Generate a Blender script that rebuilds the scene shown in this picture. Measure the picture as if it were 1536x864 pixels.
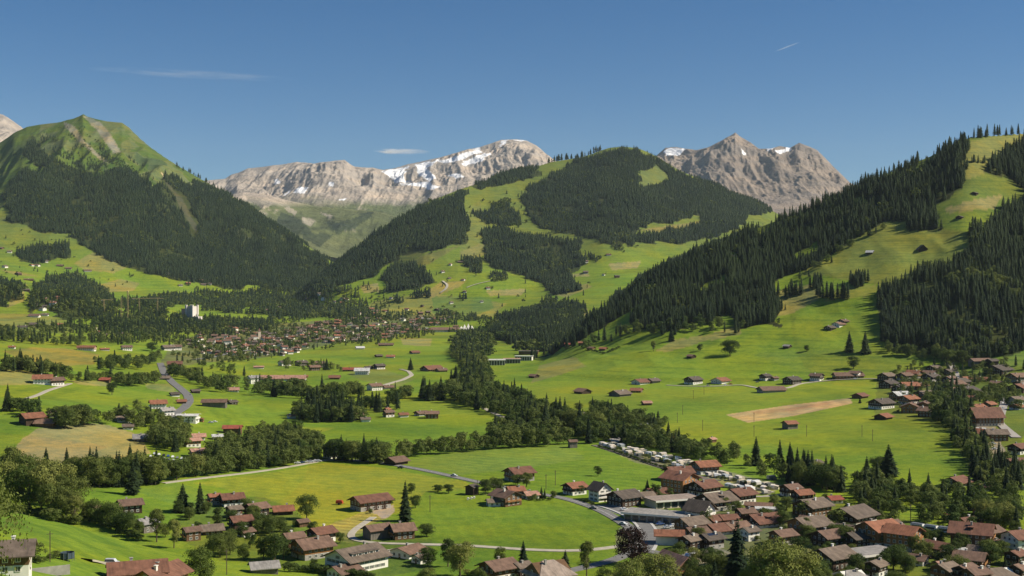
import bpy, math, random
import numpy as np
from mathutils import Vector, Matrix
for o in list(bpy.data.objects): bpy.data.objects.remove(o)
random.seed(7); rng = np.random.default_rng(7)
S = bpy.context.scene; C = S.collection
R = math.radians
# ---------------------------------------------------------------- camera, sky, sun, exposure
FPX, CX, CY = 1850.0, 768.0, 432.0            # focal length in picture units of a 1536 wide frame
cam_d = bpy.data.cameras.new('camera'); cam = bpy.data.objects.new('camera', cam_d); C.objects.link(cam)
cam_d.sensor_width = 36.0; cam_d.lens = 36.0 * FPX / 1536.0
cam_d.clip_start = 1.0; cam_d.clip_end = 120000.0
cam.location = (0, 0, 0); cam.rotation_euler = (R(90), 0, 0); S.camera = cam
SUN_EL, SUN_AZ = 40.0, 96.0                   # azimuth clockwise from +Y (the view direction)
w = bpy.data.worlds.new('World'); S.world = w; w.use_nodes = True
nt = w.node_tree; bg = nt.nodes['Background']
sky = nt.nodes.new('ShaderNodeTexSky'); sky.sky_type = 'NISHITA'; sky.sun_disc = False
sky.sun_elevation = R(SUN_EL); sky.sun_rotation = R(SUN_AZ)
sky.altitude = 1800; sky.air_density = 1.0; sky.dust_density = 0.15; sky.ozone_density = 3.0
hs_ = nt.nodes.new('ShaderNodeHueSaturation'); hs_.inputs['Saturation'].default_value = 1.34; hs_.inputs['Hue'].default_value = .503
nt.links.new(sky.outputs[0], hs_.inputs['Color']); nt.links.new(hs_.outputs[0], bg.inputs[0]); bg.inputs[1].default_value = 0.057
sl = bpy.data.lights.new('sun', 'SUN'); sl.energy = 4.7; sl.angle = R(0.53); sl.color = (1.0, 0.91, 0.74)
so = bpy.data.objects.new('sun', sl); C.objects.link(so)
sd = Vector((math.sin(R(SUN_AZ)) * math.cos(R(SUN_EL)), math.cos(R(SUN_AZ)) * math.cos(R(SUN_EL)), math.sin(R(SUN_EL))))
so.rotation_euler = sd.to_track_quat('Z', 'Y').to_euler(); so.location = (200, 0, 300)
vs = S.view_settings; vs.view_transform = 'Standard'; vs.look = 'None'; vs.exposure = 0.5; vs.gamma = 1.0
vs.use_curve_mapping = False
S.cycles.max_bounces = 5; S.cycles.diffuse_bounces = 2; S.cycles.transparent_max_bounces = 8; S.cycles.volume_bounces = 2

# ---------------------------------------------------------------- numpy noise
def _h(ix, iy, seed):
    with np.errstate(over='ignore'):
        n = (ix.astype(np.int64) * 374761393 + iy.astype(np.int64) * 668265263 + seed * 974711) & 0x7fffffff
        n = ((n ^ (n >> 13)) * 1274126177) & 0x7fffffff
        n = (n ^ (n >> 16)) & 0xffff
    return n / 32767.5 - 1.0
def vnoise(x, y, seed=0):
    x = np.asarray(x, float); y = np.asarray(y, float)
    ix = np.floor(x); iy = np.floor(y); fx = x - ix; fy = y - iy
    fx = fx * fx * fx * (fx * (fx * 6 - 15) + 10); fy = fy * fy * fy * (fy * (fy * 6 - 15) + 10)
    a = _h(ix, iy, seed); b = _h(ix + 1, iy, seed); c = _h(ix, iy + 1, seed); d = _h(ix + 1, iy + 1, seed)
    return (a * (1 - fx) + b * fx) * (1 - fy) + (c * (1 - fx) + d * fx) * fy
def fbm(x, y, seed=0, octs=4, gain=.5):
    r = 0; a = 1.0; t = 0
    for k in range(octs):
        r = r + a * vnoise(x * 2 ** k + 17.3 * k, y * 2 ** k - 9.1 * k, seed + k); t += a; a *= gain
    return r / t
def ridged(x, y, seed=0, octs=5, gain=.5):
    r = 0; a = 1.0; t = 0
    for k in range(octs):
        r = r + a * (1 - 2 * np.abs(vnoise(x * 2 ** k + 31.7 * k, y * 2 ** k + 11.9 * k, seed + k))); t += a; a *= gain
    return r / t
def in_poly(px, py, poly):
    res = np.zeros(np.shape(px), bool); n = len(poly); j = n - 1
    for i in range(n):
        x1, y1 = poly[i]; x2, y2 = poly[j]
        if y1 != y2:
            res ^= ((y1 > py) != (y2 > py)) & (px < (x2 - x1) * (py - y1) / (y2 - y1) + x1)
        j = i
    return res

# ---------------------------------------------------------------- the land: one height function z(px, Y), X = (px-768)/1850*Y
def smax(a, b, k): return .5 * (a + b + np.sqrt((a - b) ** 2 + k * k))
BY = np.array([0, 150, 300, 400, 500, 650, 800, 1000, 1300, 1700, 2100, 2500, 3000, 3500, 4000, 4500, 5000, 6500, 9000], float)
BASE = {
 -900: [-10,-50,-85,-100,-108,-108,-100, -88, -70, -55, -45, -30,  10,  60, 130, 230, 330, 500, 500],
    0: [-10,-60,-100,-112,-114,-113,-107,-99, -90, -86, -78, -66, -40,   0,  60, 160, 240, 300, 300],
  200: [-10,-60,-104,-116,-118,-118,-114,-109,-106,-104,-100,-95, -80, -55, -20,  25,  60, 120, 200],
  400: [-10,-62,-108,-119,-120,-120,-120,-120,-120,-120,-120,-120,-112,-95, -66, -34,  -8,  60, 200],
  600: [-10,-64,-110,-120,-120,-120,-120,-120,-120,-120,-120,-119,-112,-91, -52,  -6,  40, 100, 200],
  768: [-10,-64,-110,-120,-120,-120,-120,-120,-120,-120,-119,-116,-106,-80, -24,  50, 120, 180, 240],
  900: [-10,-64,-110,-120,-120,-120,-120,-120,-120,-120,-117,-106, -72, -22,  38, 108, 180, 240, 240],
 1100: [-10,-64,-110,-120,-120,-120,-120,-119,-118,-116,-112,-100, -60,   0,  60, 130, 200, 260, 260],
 1536: [-10,-64,-110,-119,-119,-117,-114,-110,-104,-100, -90, -60, -30,   0,  60, 130, 200, 260, 260],
 2300: [-10,-60,-100,-110,-108,-104,-98, -88, -72, -55, -40, -20,   0,  30,  90, 150, 220, 260, 260]}
_bx = np.array(sorted(BASE)); _bz = np.array([BASE[k] for k in _bx], float)
_yd = np.arange(0, 9001, 25.0); _zd = np.array([np.interp(_yd, BY, r) for r in _bz])
_k = np.exp(-np.linspace(-2, 2, 13) ** 2); _k /= _k.sum()
_zd = np.array([np.convolve(np.pad(r, 6, mode='edge'), _k, 'valid') for r in _zd])
_xd = np.arange(-900, 2301, 20.0)
_zx = np.array([np.interp(_xd, _bx, _zd[:, j]) for j in range(len(_yd))])      # [Y, px]
_k2 = np.exp(-np.linspace(-2, 2, 11) ** 2); _k2 /= _k2.sum()
_zx = np.array([np.convolve(np.pad(r, 5, mode='edge'), _k2, 'valid') for r in _zx])
def base_z(px, Y):
    fx = np.clip((px + 900) / 20.0, 0, len(_xd) - 1.001); fy = np.clip(Y / 25.0, 0, len(_yd) - 1.001)
    i = fx.astype(int); j = fy.astype(int); a = fx - i; b = fy - j
    return (_zx[j, i] * (1 - a) + _zx[j, i + 1] * a) * (1 - b) + (_zx[j + 1, i] * (1 - a) + _zx[j + 1, i + 1] * a) * b
def layer(px, Y, tab, shape=1.0, front=.6, back=.5):
    t = np.array(tab, float)
    xs = np.arange(-900, 2301, 4.0); kk = np.exp(-np.linspace(-2.2, 2.2, 25) ** 2); kk /= kk.sum()
    cv = lambda j: np.convolve(np.pad(np.interp(xs, t[:, 0], t[:, j]), 12, mode='edge'), kk, 'valid')
    pyT = np.interp(px, t[:, 0], t[:, 1]); YT = np.interp(px, xs, cv(2))
    if tab is R_TAB or tab is C_TAB:
        w5 = np.exp(-np.linspace(-2, 2, 9) ** 2); w5 /= w5.sum()
        pyT = np.interp(px, xs, np.convolve(np.pad(np.interp(xs, t[:, 0], t[:, 1]), 4, mode='edge'), w5, 'valid'))
    pyB = np.interp(px, xs, cv(3)); YB = np.interp(px, xs, cv(4))
    s = np.clip((Y - YB) / (YT - YB), 0, 1)
    py = pyB + (pyT - pyB) * s ** shape
    zm = (CY - py) / FPX * Y
    zB = (CY - pyB) / FPX * YB; zT = (CY - pyT) / FPX * YT
    layer.lim = (CY - pyT) / FPX * Y
    z = np.where(Y < YB, zB - (YB - Y) * front, np.where(Y > YT, zT - (Y - YT) * back, zm))
    return z, s
L_TAB = [(-900,240,6200,330,4300),(-300,250,6000,335,4400),(-60,232,6000,345,4450),(0,214,6000,352,4500),(20,200,6000,356,4500),(40,190,6000,360,4500),(60,186,6000,365,4480),(90,183,6000,372,4450),
 (110,178,6000,378,4440),(118,175,6000,380,4440),(125,171,6000,381,4440),(132,175,6000,383,4430),(145,178,6000,386,4430),(160,181,6000,390,4420),(183,183,6000,398,4400),(195,192,6000,402,4400),(210,207,5980,404,4400),(225,221,5950,406,4400),
 (260,245,5900,412,4400),(300,268,5850,421,4400),(350,296,5750,428,4450),(400,330,5650,433,4500),(440,356,5550,437,4550),(480,383,5450,440,4650),(510,402,5400,440,4700),(560,428,5350,445,4750),(640,450,5300,460,4800),(760,520,5300,540,4800)]
C_TAB = [(380,520,4650,540,4300),(430,458,4600,470,4250),(465,432,4580,444,4150),(490,410,4560,440,4050),(530,377,4600,440,4000),(560,350,4650,440,4000),(600,325,4720,440,3950),(640,304,4800,440,3920),(690,284,4950,440,3900),
 (720,274,5150,438,3900),(760,258,5400,435,3950),(800,251,5500,430,4000),(830,242,5600,425,4050),(860,238,5650,415,4080),(880,234,5700,408,4100),(910,222,5720,400,4120),(940,220,5720,396,4150),(960,223,5720,394,4200),(980,232,5720,392,4250),(1020,256,5720,390,4300),
 (1080,281,5720,392,4400),(1140,306,5720,396,4450),(1200,340,5720,405,4500),(1260,385,5720,430,4550),(1400,450,5720,470,4600)]
R_TAB = [(700,640,1900,650,1700),(780,575,1850,582,1680),(830,534,2000,568,1640),(880,486,2150,566,1600),(930,446,2200,567,1560),(1000,400,2250,570,1530),(1100,356,2250,575,1500),(1200,318,2250,577,1480),(1300,273,2250,578,1450),
 (1400,233,2250,576,1440),(1440,210,2250,570,1430),(1455,205,2250,568,1430),(1536,200,2350,556,1420),(1700,182,2400,540,1400),(2300,150,2500,500,1350)]
F_TAB = [(-900,690,620,1500,150),(-200,735,560,1200,180),(0,764,520,1130,190),(100,787,500,1140,190),(200,816,482,1160,190),(300,839,470,1180,190),(400,853,460,1200,190),(480,865,452,1220,190),(560,885,440,1250,190),(700,960,420,1300,190)]
def layer_f(px, Y):
    t = np.array(F_TAB, float)
    pyT = np.interp(px, t[:, 0], t[:, 1]); YT = np.interp(px, t[:, 0], t[:, 2])
    zT = (CY - pyT) / FPX * YT
    z = np.where(Y < YT, zT + (YT - Y) * .105 + np.clip(200 - Y, 0, 200) * .12, zT - (Y - YT) * .30 - np.clip(Y - YT, 0, 40) ** 2 * .004)
    return np.minimum(z, -8.0)
def land_z(px, Y):
    px = np.asarray(px, float); Y = np.asarray(Y, float)
    X = (px - CX) / FPX * Y
    z = base_z(px, Y)
    z = z + fbm(X / 260, Y / 260, 3, 3) * (1.2 + np.clip(Y - 900, 0, 3000) * .003) * np.where(Y > 350, 1, 0)
    def bump(px0, Y0, hx, hy, h):
        X0 = (px0 - CX) / FPX * Y0
        return h * np.exp(-((X - X0) / hx) ** 2 - ((Y - Y0) / hy) ** 2)
    z = z + bump(105, 2950, 120, 170, 46) + bump(235, 3350, 160, 160, 20) + bump(10, 2950, 60, 160, 34) + bump(100, 1010, 90, 90, 7) + bump(-10, 1330, 90, 120, 10)
    z = z + bump(1285, 905, 40, 12, 2.5) + bump(1365, 900, 25, 12, 2.0) + bump(850, 1720, 70, 90, 9)
    wn = np.clip((px - 1150) / 50, 0, 1) * np.clip((1420 - px) / 120, 0, 1)
    z = z - 2.8 * wn / (1 + np.exp((Y - 935 - 8 * np.sin(px / 37)) / 3.5))  * np.clip((Y - 700) / 150, 0, 1)
    z = smax(z, layer_f(px, Y), 3.0)
    zr, s = layer(px, Y, R_TAB, 1.0, .6, .45)
    e = np.sin(np.pi * np.clip(s, 0, 1))
    zr = zr + e * (9 * ridged(X / 190 + .3, Y / 330, 21, 3) + 5 * fbm(X / 60, Y / 90, 23, 3))
    z = smax(z, zr, 9)
    zc, s = layer(px, Y, C_TAB, .85, .5, .5)
    e = np.sin(np.pi * np.clip(s, 0, 1)) + .06
    zc = zc + e * (26 * ridged(X / 420 + .1, Y / 900, 41, 4) + 6 * fbm(X / 110, Y / 110, 43, 3))
    z = smax(z, zc, 16)
    zl, s = layer(px, Y, L_TAB, .95, .5, .6)
    lim = layer.lim; e = np.sin(np.pi * np.clip(s, 0, 1)) * (.4 + 1.2 * s) + .05
    zl = zl + e * (30 * ridged(X / 130, Y / 260, 65, 3) * np.clip(s * 2 - .6, 0, 1) + 78 * ridged(X / 420 + .35 * (Y / 900) + .2, Y / 2100, 61, 4, .55) + 8 * fbm(X / 90, Y / 90, 63, 3))
    zl = np.minimum(zl, lim + 3 + 5 * fbm(X / 50, Y / 50, 66, 3))
    return smax(z, zl, 16)
# the grid: fine inside the frame, coarse outside
PXC = np.concatenate([np.linspace(-880, -90, 60), np.arange(-60, 1597, 1.55), np.linspace(1625, 2280, 50)])
YR = np.concatenate([np.linspace(15, 200, 24), np.geomspace(206, 2500, 640), np.geomspace(2506, 6100, 400), np.geomspace(6150, 8800, 30)])
GPX, GY = np.meshgrid(PXC, YR)                # [row, col]
GZ = land_z(GPX, GY); GX = (GPX - CX) / FPX * GY
GPY = CY - FPX * GZ / GY
HOR = np.minimum.accumulate(GPY, axis=0)      # running skyline seen from the photograph's place
def _gi(px, Y):
    c = np.clip(np.interp(px, PXC, np.arange(len(PXC))), 0, len(PXC) - 1.001); r = np.clip(np.interp(Y, YR, np.arange(len(YR))), 0, len(YR) - 1.001)
    i = c.astype(int) if hasattr(c, 'astype') else int(c); j = r.astype(int) if hasattr(r, 'astype') else int(r)
    return i, j, c - i, r - j
def gsample(G, px, Y):
    i, j, a, b = _gi(np.asarray(px, float), np.asarray(Y, float))
    return (G[j, i] * (1 - a) + G[j, i + 1] * a) * (1 - b) + (G[j + 1, i] * (1 - a) + G[j + 1, i + 1] * a) * b
def ground(X, Y):
    return float(gsample(GZ, CX + FPX * X / Y, Y))
def at(px, py, ymin=230):
    c = float(np.clip(np.interp(px, PXC, np.arange(len(PXC))), 0, len(PXC) - 1.001)); i = int(c); a = c - i
    col = GPY[:, i] * (1 - a) + GPY[:, i + 1] * a
    ok = (col <= py) & (YR >= ymin)
    j = int(np.argmax(ok)) if ok.any() else int(np.argmin(col))
    if j == 0: Y = YR[0]
    else:
        p0, p1 = col[j - 1], col[j]
        f = 0 if p0 == p1 else np.clip((p0 - py) / (p0 - p1), 0, 1)
        Y = YR[j - 1] + (YR[j] - YR[j - 1]) * f
    X = (px - CX) / FPX * Y
    return Vector((X, Y, ground(X, Y)))

# ---------------------------------------------------------------- materials
def new_mat(name):
    m = bpy.data.materials.new(name); m.use_nodes = True
    n = m.node_tree.nodes; b = n['Principled BSDF']
    return m, m.node_tree, b
def N(t, kind, **kw):
    n = t.nodes.new(kind)
    for k, v in kw.items():
        if k.startswith('i_'): n.inputs[int(k[2:]) if k[2:].isdigit() else k[2:]].default_value = v
        else: setattr(n, k, v)
    return n
def mixc(t, a, b, fac, mode='MIX'):
    m = t.nodes.new('ShaderNodeMix'); m.data_type = 'RGBA'; m.blend_type = mode
    for s, v in ((m.inputs[0], fac), (m.inputs[6], a), (m.inputs[7], b)):
        if hasattr(v, 'is_output'): t.links.new(v, s)
        elif isinstance(v, tuple): s.default_value = (*v, 1) if len(v) == 3 else v
        else: s.default_value = v
    return m.outputs[2]
def ramp(t, src, lo, hi, c0=(0, 0, 0), c1=(1, 1, 1)):
    r = t.nodes.new('ShaderNodeValToRGB'); e = r.color_ramp.elements
    e[0].position = lo; e[1].position = hi; e[0].color = (*c0, 1); e[1].color = (*c1, 1)
    t.links.new(src, r.inputs[0]); return r.outputs[0]
def noise(t, scale, detail=3, vec=None, rough=.55):
    n = t.nodes.new('ShaderNodeTexNoise'); n.inputs['Scale'].default_value = scale; n.inputs['Detail'].default_value = detail; n.inputs['Roughness'].default_value = rough
    if vec is not None: t.links.new(vec, n.inputs['Vector'])
    return n.outputs['Fac']
def land_mat(name, rocky):
    m, t, b = new_mat(name)
    pos = t.nodes.new('ShaderNodeNewGeometry').outputs['Position']
    cov = N(t, 'ShaderNodeAttribute', attribute_name='cover').outputs['Color']
    mp = N(t, 'ShaderNodeMapping'); t.links.new(pos, mp.inputs[0])
    if not rocky:
        mp.inputs['Scale'].default_value = (.006, .006, .35)
        n1 = noise(t, .012, 5, pos); n2 = noise(t, .11, 5, pos, .7); n3 = noise(t, .9, 3, pos); n4 = noise(t, 1.0, 4, mp.outputs[0])
        c = mixc(t, cov, mixc(t, cov, (1.25, 1.06, .75), 1.0, 'MULTIPLY'), ramp(t, n1, .42, .62))
        c = mixc(t, c, mixc(t, c, (.66,.77,.86), 1.0, 'MULTIPLY'), ramp(t, n2, .40, .66))
        c = mixc(t, c, mixc(t, c, (1.38, 1.2, .9), 1.0, 'MULTIPLY'), ramp(t, n3, .4, .7))
        c = mixc(t, c, mixc(t, c, (.72, .79, .86), 1.0, 'MULTIPLY'), ramp(t, n4, .5, .62))
        bs, bd = noise(t, .25, 4, pos, .7), 1.2
    else:
        mp.inputs['Scale'].default_value = (.0012, .0012, .016)
        lum = t.nodes.new('ShaderNodeRGBToBW'); t.links.new(cov, lum.inputs[0]); keep = ramp(t, lum.outputs[0], .55, .7, (1, 1, 1), (0, 0, 0))
        def gate(f):
            q = N(t, 'ShaderNodeMath', operation='MULTIPLY'); t.links.new(f, q.inputs[0]); t.links.new(keep, q.inputs[1]); return q.outputs[0]
        n1 = noise(t, .004, 8, pos, .65); n2 = noise(t, 1.0, 6, mp.outputs[0], .6)
        c = mixc(t, cov, mixc(t, cov, (.62, .63, .66), 1.0, 'MULTIPLY'), gate(ramp(t, n1, .40, .66)))
        c = mixc(t, c, mixc(t, c, (1.22, 1.16, 1.08), 1.0, 'MULTIPLY'), gate(ramp(t, n2, .45, .62)))
        bs, bd = noise(t, .012, 9, pos, .68), 40.0
    t.links.new(c, b.inputs['Base Color']); b.inputs['Roughness'].default_value = .95; b.inputs['Specular IOR Level'].default_value = .1
    bp = N(t, 'ShaderNodeBump', i_Strength=.55 if not rocky else .8, i_Distance=bd); t.links.new(bs, bp.inputs['Height']); t.links.new(bp.outputs[0], b.inputs['Normal'])
    return m
def grid_mesh(name, X, Y, Z, cover, mat):
    nr, nc = X.shape; n = nr * nc
    me = bpy.data.meshes.new(name)
    me.vertices.add(n); me.vertices.foreach_set('co', np.stack([X, Y, Z], -1).astype(np.float32).ravel())
    i = (np.arange(nr - 1)[:, None] * nc + np.arange(nc - 1)[None, :]).ravel()
    q = np.stack([i, i + 1, i + 1 + nc, i + nc], -1).astype(np.int32)
    me.loops.add(q.size); me.loops.foreach_set('vertex_index', q.ravel())
    me.polygons.add(len(q)); me.polygons.foreach_set('loop_start', np.arange(0, q.size, 4, dtype=np.int32))
    me.polygons.foreach_set('use_smooth', np.ones(len(q), bool))
    a = me.attributes.new('cover', 'FLOAT_COLOR', 'POINT')
    a.data.foreach_set('color', np.concatenate([cover.reshape(n, 3), np.ones((n, 1))], -1).astype(np.float32).ravel())
    me.materials.append(mat); me.update(calc_edges=True)
    o = bpy.data.objects.new(name, me); C.objects.link(o); o['kind'] = 'structure'
    return o
# ---------------------------------------------------------------- land cover (what grows or lies where)
GRASS, LUSH, YEL, OLIVE, TAN, STRAW = (.172,.240,.025), (.130,.220,.022), (.215,.255,.032), (.165,.185,.052), (.275,.25,.12), (.34,.27,.135)
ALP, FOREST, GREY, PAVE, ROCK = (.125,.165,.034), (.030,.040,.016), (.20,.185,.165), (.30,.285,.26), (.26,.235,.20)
MEADOW2 = (.145,.200,.04)
# forests by the feet of their trees, in picture units
F_L = [(8,322),(8,296),(30,256),(62,262),(60,250),(40,232),(50,202),(70,233),(100,248),(145,266),(160,256),(185,253),(215,266),(235,279),(250,273),(252,259),(285,277),(320,278),(360,302),(420,340),(470,377),(500,402),(490,432),(440,440),(380,434),(300,427),(250,417),(200,405),(150,382),(115,355),(60,349)]
F_C1 = [(470,432),(490,412),(530,378),(560,352),(600,327),(640,307),(694,286),(699,300),(697,352),(690,364),(640,376),(600,387),(560,414),(520,428),(480,438)]
F_C2 = [(780,298),(800,280),(850,252),(900,232),(940,222),(985,235),(1030,262),(1100,290),(1140,307),(1160,318),(1100,330),(1050,324),(1000,338),(960,338),(950,358),(930,368),(880,358),(850,348),(810,344),(790,324)]
HOLE_C2 = [(955,277),(962,256),(985,246),(1003,264),(985,276),(968,282)]
F_C3 = [(700,278),(760,258),(805,248),(812,264),(760,276),(710,286)]
F_C4 = [(720,352),(760,340),(800,354),(870,360),(880,398),(852,414),(870,434),(835,442),(800,424),(740,404),(725,390)]
F_C5 = [(575,424),(600,399),(640,404),(662,416),(650,423),(600,435),(575,435)]
F_C6 = [(708,324),(768,312),(776,332),(730,340)]
F_C7 = [(930,354),(1000,348),(1050,334),(1110,306),(1140,314),(1100,344),(1020,368),(950,368)]
F_C8 = [(690,392),(722,388),(724,402),(692,404)]
F_R1 = [(1456,206),(1445,240),(1432,266),(1430,290),(1412,304),(1422,348),(1372,348),(1368,328),(1325,334),(1292,352),(1245,386),(1195,406),(1155,424),(1172,474),(1165,494),(1105,494),(1095,470),(1065,484),(1000,492),(962,494),(955,474),(985,456),(970,456),(925,482),(895,500),(868,516),(845,522),(800,538),(850,500),(880,484),(930,444),(1000,398),(1100,354),(1200,316),(1300,272),(1400,232)]
HOLES_R = [[(1366,246),(1400,230),(1404,244),(1374,256)], [(1086,388),(1104,376),(1108,396),(1092,404)], [(996,466),(1032,454),(1038,466),(1002,474)], [(1176,380),(1214,362),(1218,376),(1182,390)], [(1280,300),(1300,290),(1304,304),(1286,312)], [(1060,428),(1090,414),(1094,428),(1066,440)]]
HOLE_R1 = [(1106,372),(1140,340),(1168,322),(1172,334),(1135,352),(1116,378)]
F_R2 = [(735,505),(735,485),(780,470),(830,455),(872,460),(872,508),(820,520),(760,515)]
F_R4 = [(1536,290),(1500,328),(1490,350),(1470,355),(1465,390),(1430,405),(1380,410),(1332,434),(1324,448),(1327,524),(1372,530),(1405,534),(1450,544),(1536,530),(1640,520),(1640,280)]
F_R5 = [(1478,262),(1490,240),(1536,224),(1600,215),(1600,290),(1536,294),(1510,260)]
F_K1 = [(50,436),(75,418),(110,412),(135,425),(165,448),(162,478),(100,486),(60,468),(36,476),(38,455)]
F_K2 = [(-60,425),(0,418),(28,430),(34,448),(0,455),(-60,458)]
F_K3 = [(22,378),(60,374),(110,368),(106,390),(60,394),(25,388)]
F_PAL = [(150,478),(190,470),(250,465),(262,474),(300,476),(330,478),(380,470),(415,450),(470,440),(520,440),(550,452),(556,470),(548,492),(500,482),(420,478),(400,500),(350,500),(300,496),(240,500),(170,490)]
FORESTS = [F_L, F_C1, F_C3, F_C4, F_C5, F_C6, F_C7, F_C8, F_R2, F_R4, F_R5, F_K1, F_K2, F_K3]
gx, gy = GPX, GPY
def ragged(px, py, X, Y):
    k = FPX / Y
    a = fbm(X / 130, Y / 130, 171, 4) * 34 + fbm(X / 30, Y / 30, 175, 2) * 9; b = fbm(X / 130, Y / 130, 181, 4) * 24 + fbm(X / 30, Y / 30, 185, 2) * 9
    q = np.clip((Y - 500) / 1900, .12, 1)
    return px + a * k * q, py + b * k * .8 * q
fpx, fpy = ragged(GPX, GPY, GX, GY)
jn = fbm(GX / 45, GY / 45, 71, 3) ; jpx = gx + jn * np.clip(5200 / GY, 1, 8); jpy = gy + fbm(GX / 45, GY / 45, 75, 3) * np.clip(2600 / GY, .8, 4)
big = np.clip(.5 + .9 * fbm(GX / 420, GY / 420, 81, 4), 0, 1)[..., None]
cov = np.array(GRASS) * (1 - big) + np.array(LUSH) * big
alp = np.clip((GZ - 20 + 60 * fbm(GX / 300, GY / 300, 83, 4)) / 170, 0, 1)[..., None]
cov = cov * (1 - alp) + np.array(ALP) * alp
hi = np.clip((GZ - 330) / 150, 0, 1) * (GPX < 420); cov *= (1 - .26 * hi)[..., None]; cov[..., 0] *= 1 - .17 * hi
def paint(poly, col, mix=1.0, soft=True):
    m = in_poly(fpx, fpy, poly) if soft == 'forest' else in_poly(jpx if soft else gx, jpy if soft else gy, poly)
    cov[m] = cov[m] * (1 - mix) + np.array(col) * mix
paint([(380,712),(490,694),(560,701),(700,723),(705,735),(640,738),(625,752),(600,768),(560,785),(510,812),(470,792),(440,762),(330,732),(285,724)], YEL, .8)
paint([(600,690),(700,676),(850,668),(880,690),(760,705),(690,712),(620,700)], (.150,.225,.042), .8)
paint([(300,735),(440,765),(470,792),(505,815),(470,830),(400,800),(300,770),(200,735),(260,722)], (.12,.21,.04), .7)
paint([(470,800),(560,765),(590,775),(555,790),(530,815)], STRAW, .4)
paint([(18,690),(35,657),(60,642),(110,635),(160,638),(198,648),(215,665),(226,680),(190,692),(130,700),(60,710)], TAN, .9)
paint([(-40,550),(25,552),(62,563),(50,576),(-40,582)], (.21,.22,.085), .8)
paint([(5,527),(50,521),(95,522),(150,532),(140,547),(50,550)], (.215,.205,.05), .85)
paint([(100,572),(160,570),(175,580),(120,578)], TAN, .6)
paint([(215,575),(262,575),(262,590),(220,584)], TAN, .5)
paint([(-40,468),(60,472),(95,480),(85,490),(-40,492)], (.2,.21,.06), .7)
paint([(448,640),(505,642),(475,651),(420,651)], YEL, .7)
paint([(560,545),(600,562),(625,568),(600,580),(545,572),(520,560)], (.165,.2,.055), .8)
paint([(600,508),(648,508),(645,519),(605,518)], TAN, .7)
paint([(1088,622),(1180,608),(1275,597),(1279,605),(1190,624),(1122,634)], (.40,.30,.155), 1.0, False)
paint([(1125,618),(1255,602),(1240,607),(1140,622)], (.36,.23,.12), .8, True)
paint([(983,526),(1010,510),(1060,502),(1110,488),(1112,500),(1060,512),(1000,528)], (.24,.22,.085), .75)
paint([(1160,438),(1222,424),(1232,446),(1190,470),(1165,474)], (.26,.23,.085), .8)
paint([(1270,360),(1350,315),(1420,345),(1482,350),(1460,385),(1400,405),(1332,434),(1310,425),(1240,415),(1195,412),(1250,385)], (.19,.20,.05), .7)
paint([(1330,430),(1300,445),(1235,452),(1230,440),(1290,425)], (.19,.2,.06), .6)
paint([(1416,312),(1450,302),(1506,292),(1492,313),(1420,319)], (.28,.235,.10), .8)
paint([(1438,218),(1480,206),(1536,200),(1536,215),(1490,238),(1478,260),(1455,268),(1430,270),(1440,240)], (.225,.215,.07), .7)
paint([(795,575),(810,548),(860,535),(880,550),(840,562)], (.21,.2,.075), .7)
paint([(1125,530),(1340,520),(1400,534),(1370,560),(1200,560)], (.118,.19,.036), .5)
paint([(1470,545),(1536,528),(1536,550),(1490,555)], (.15,.2,.05), .6)
# the central hill: old pasture with mown strips and bare patches
for p, c in (([(600,480),(540,470),(560,452),(640,440),(760,455),(740,475),(640,478)], (.235,.235,.07)), ([(648,445),(735,446),(742,462),(700,478),(650,470)], (.11,.20,.045)),
 ([(728,436),(790,433),(782,443),(735,444)], TAN), ([(630,442),(660,424),(700,420),(690,430),(650,446)], (.25,.23,.09)), ([(912,396),(962,391),(956,402),(918,406)], (.28,.24,.12)),
 ([(850,412),(880,408),(885,415),(856,416)], TAN), ([(690,345),(705,310),(720,300),(730,340),(712,385),(690,388)], (.15,.175,.05)), ([(540,428),(566,424),(570,438),(545,440)], TAN),
 ([(820,440),(880,425),(890,430),(850,446)], (.24,.22,.09)), ([(870,470),(880,460),(884,472),(876,478)], TAN), ([(560,415),(640,380),(690,368),(640,398),(600,400)], (.15,.15,.055)), ([(690,378),(720,365),(760,372),(700,392)], (.2,.19,.07)),
 ([(960,345),(1060,330),(1000,350)], (.2,.175,.075)), ([(830,290),(862,285),(866,296),(845,300)], ALP)):
    paint(p, c, .75)
for p in ([(585,394),(620,374),(652,367),(640,378),(605,398)], [(560,330),(566,318),(585,322),(575,330)], [(520,400),(535,392),(540,402)]): paint(p, (.10,.125,.04), .9)
paint(HOLE_C2, (.115,.145,.045), .9)
for p in ([(110,395),(140,378),(165,385),(195,400),(170,410),(125,404)], [(140,430),(180,418),(210,424),(200,436),(150,440)], [(0,405),(30,408),(60,415),(20,412)], [(20,440),(40,425),(36,452),(10,462)]):
    paint(p, (.245,.215,.085), .7)
paint([(20,500),(-40,482),(60,470),(130,490),(100,500)], (.17,.2,.06), .6)
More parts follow.
